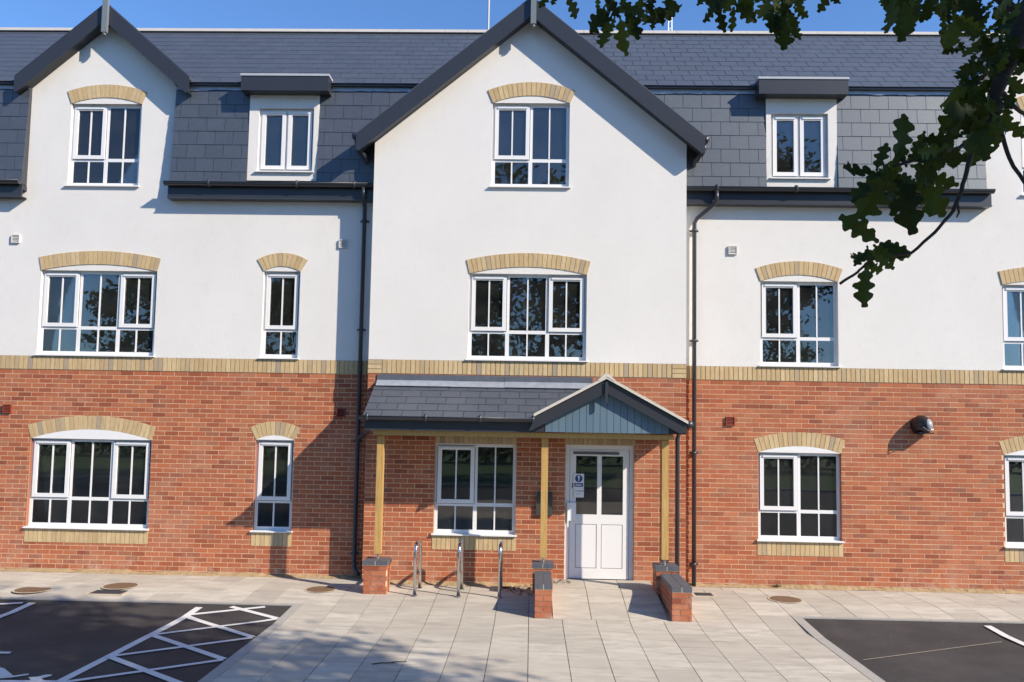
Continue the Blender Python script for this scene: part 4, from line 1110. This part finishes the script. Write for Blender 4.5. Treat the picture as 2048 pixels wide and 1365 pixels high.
EXTRA = [(1890, 1990, 0, 110, 9, 2.02, HB), (1970, 2060, 0, 200, 18, 1.98, HB), (1925, 2005, 110, 235, 11, 1.97, HB), (1940, 2010, 200, 290, 6, 1.93, T2), (1765, 1855, 310, 390, 8, 1.85, T3), (1750, 1800, 335, 395, 4, 1.88, T3),
         (1820, 1900, 285, 330, 4, 1.9, T3), (1190, 1345, -20, 50, 12, 2.48, TB), (1410, 1500, -25, 25, 7, 2.42, TB), (1535, 1600, -20, 50, 7, 2.32, TB), (1775, 1880, -30, 15, 8, 2.1, TA), (1880, 1960, -20, 25, 6, 2.08, TA), (1715, 1790, 495, 530, 3, 1.86, T4)]
for (x0_, x1_, y0_, y1_, n, d, br) in EXTRA:
    for k in range(n):
        px, py = rl.uniform(x0_, x1_), rl.uniform(y0_, y1_); L_ = rl.uniform(38, 72) * 2.0 / d; a = rl.gauss(math.pi / 2, .9); dd = d + rl.uniform(-.14, .14)
        put_leaf(at(px - math.cos(a) * L_ / 2, py - math.sin(a) * L_ / 2, dd), at(px + math.cos(a) * L_ / 2, py + math.sin(a) * L_ / 2, dd + rl.uniform(-.04, .04)), br, rl.uniform(-.8, .8))
# trunk, limbs and crown of the oak
def crown_mesh(seed, rx, ry, rz, clumps, per, size, name='crown', mat='far_leaf', cr=.9):
    rd = random.Random(seed); v = []; f = []
    for c in range(clumps):
        while True:
            p = Vector((rd.uniform(-1, 1), rd.uniform(-1, 1), rd.uniform(-.9, 1)))
            if .35 < p.length < 1: break
        ctr = Vector((p.x * rx, p.y * ry, p.z * rz)); r_ = cr * rd.uniform(.6, 1.3)
        for k in range(per):
            o = Vector((rd.gauss(0, .5), rd.gauss(0, .5), rd.gauss(0, .35))) * r_ + ctr
            n = Vector((rd.gauss(0, 1), rd.gauss(0, 1), rd.gauss(.6, 1))).normalized(); a = n.orthogonal().normalized(); a.rotate(Matrix.Rotation(rd.uniform(0, 6.28), 3, n)); b_ = n.cross(a)
            s = size * rd.uniform(.6, 1.3); i = len(v)
            v += [tuple(o - a * s), tuple(o + b_ * s * .45), tuple(o + a * s), tuple(o - b_ * s * .45)]; f.append((i, i + 1, i + 2, i + 3))
    me = bpy.data.meshes.new(name); me.from_pydata(v, [], f); me.update(); me.materials.append(M[mat]); return me
MB().tube([(0, 0, -.2), (.02, 0, .1), (0, .05, 1.2), (-.1, .1, 2.8), (-.25, .3, 4.4), (-.3, .5, 6.2), (-.2, .8, 8.5)], [.5, .36, .30, .27, .22, .14, .05], 14).build('trunk', 'bark', OAK, True)
for e in ((-3.2, 1.2, 7.2), (3.0, 2.0, 7.8), (.5, 3.6, 7.4), (-1.5, -1.0, 8.6), (2.2, -.6, 8.2), (-2.4, 3.0, 8.6)):
    MB().tube([(-.2, .2, 3.9 + e[2] * .08), (e[0] * .5, e[1] * .5, e[2] * .78), e], [.15, .09, .03], 8).build('limb', 'bark', OAK, True)
link('crown', crown_mesh(3, 4.6, 3.9, 2.8, 140, 230, .11, mat='leaf', cr=.85), OAK, loc=(.3, .95, 8.4))

# trees across the lawn, mirrored in the windows
cm = [crown_mesh(11, 3.4, 3.4, 4.2, 58, 85, .19, cr=.85), crown_mesh(12, 4.2, 3.6, 3.6, 62, 85, .19, cr=.9)]
tm = MB().tube([(0, 0, -.2), (0, 0, .3), (.05, .05, 2.5), (-.05, 0, 5.5), (.1, .1, 9)], [.55, .36, .28, .2, .05], 12).mesh('trunk', 'bark', True)
spots = [(-18.3, -26, .95, 0, 'tree on the lawn across the road, furthest from the oak'), (-12.2, -29, 1.05, 1, 'wide crowned tree on the lawn next to the furthest one'), (-5.2, -28, 1.0, 0, 'tall narrow tree on the lawn facing the triple windows'),
         (.6, -26, 1.30, 0, 'tallest tree on the lawn, straight across from the main gable'), (6.8, -31, 1.2, 1, 'broad tall tree on the lawn beside the tallest one'), (13.5, -36, .85, 1, 'rounded tree on the lawn across from the right wing'), (23, -40, .75, 0, 'small tree at the far end of the lawn behind the oak')]
for i, (x, y, s, k, lab) in enumerate(spots):
    t = thing('lawn_tree', lab, 'tree', 'trees on the lawn mirrored in the windows', (x, y, -.02)); t.scale = (s, s, s * 1.05); t.rotation_euler = (0, 0, i * 1.3)
    link('trunk', tm, t); link('crown', cm[k], t, loc=(0, 0, 6.9))
hd = thing('hedge', 'long dark hedge closing the lawn across the road', 'hedge', loc=(0, -44, 0))
def hedge_mesh():
    rd = random.Random(4); v = []; f = []
    for k in range(16000):
        x = rd.uniform(-48, 48); h = 3.6 + 1.3 * noise.noise((x * .16, 0, 0)) + .7 * noise.noise((x * .6, 2, 0)); o = Vector((x, rd.uniform(-1, 1), h * rd.random() ** .7))
        n = Vector((rd.gauss(0, 1), rd.gauss(0, 1), rd.gauss(.3, 1))).normalized(); a = n.orthogonal().normalized(); b_ = n.cross(a); s = rd.uniform(.2, .42); i = len(v)
        v += [tuple(o - a * s), tuple(o + b_ * s * .5), tuple(o + a * s), tuple(o - b_ * s * .5)]; f.append((i, i + 1, i + 2, i + 3))
    me = bpy.data.meshes.new('foliage'); me.from_pydata(v, [], f); me.update(); me.materials.append(M['far_leaf']); return me
link('foliage', hedge_mesh(), hd)
# litter
mb = MB(); rd = random.Random(8)
for k in range(230):
    if k < 150: x, y = rd.uniform(-.42, .07), -.12 - abs(rd.gauss(0, .22))
    elif k < 190: x, y = rd.uniform(.34, .62), rd.uniform(-.35, -.03)
    else: x, y = rd.uniform(-2.3, .0), rd.uniform(-.25, -.02)
    z = ramp_z(x, y) + .006 + rd.random() * .01; a = rd.uniform(0, 6.28); s = rd.uniform(.012, .032); c, s2 = math.cos(a) * s, math.sin(a) * s; h = rd.uniform(0, .014)
    mb.poly([(x - c, y - s2, z), (x + s2 * .6, y - c * .6, z + h), (x + c, y + s2, z + h * .4), (x - s2 * .6, y + c * .6, z + h)])
o = mb.build('fallen_leaves', 'dead_leaf'); o['kind'] = 'stuff'; o['label'] = 'brown dead leaves swept against the ramp wall'
mb = MB()
for k in range(90):
    x, y = (3.9 + rd.gauss(0, .05), W - .06 + rd.gauss(0, .02)) if k < 50 else (rd.choice([-2.75, -5.1, 2.55, 6.8]) + rd.gauss(0, .08), W - .05 + rd.gauss(0, .02))
    a = rd.uniform(0, 6.28); h = rd.uniform(.03, .08); dx, dy = math.cos(a) * .03, math.sin(a) * .03
    mb.poly([(x - dy * .12, y + dx * .12, .12), (x + dy * .12, y - dx * .12, .12), (x + dx, y + dy, .12 + h)])
o = mb.build('weeds', 'leaf'); o['kind'] = 'stuff'; o['label'] = 'tiny green weeds at the foot of the wall'
t = thing('fallen_twig', 'thin dark twig lying on the paving in the tree shade', 'twig', loc=(-1.5, -3.83, 0))
MB().tube([(-.17, -.06, .008), (-.08, -.035, .014), (.0, -.02, .012), (.07, .03, .012), (.19, .06, .01)], [.006, .007, .006, .005, .003], 6).build('stem', 'twig', t, True)
MB().tube([(.0, -.02, .012), (.05, -.03, .016), (.1, -.025, .012)], [.004, .003, .002], 6).build('side_shoot', 'twig', t, True)
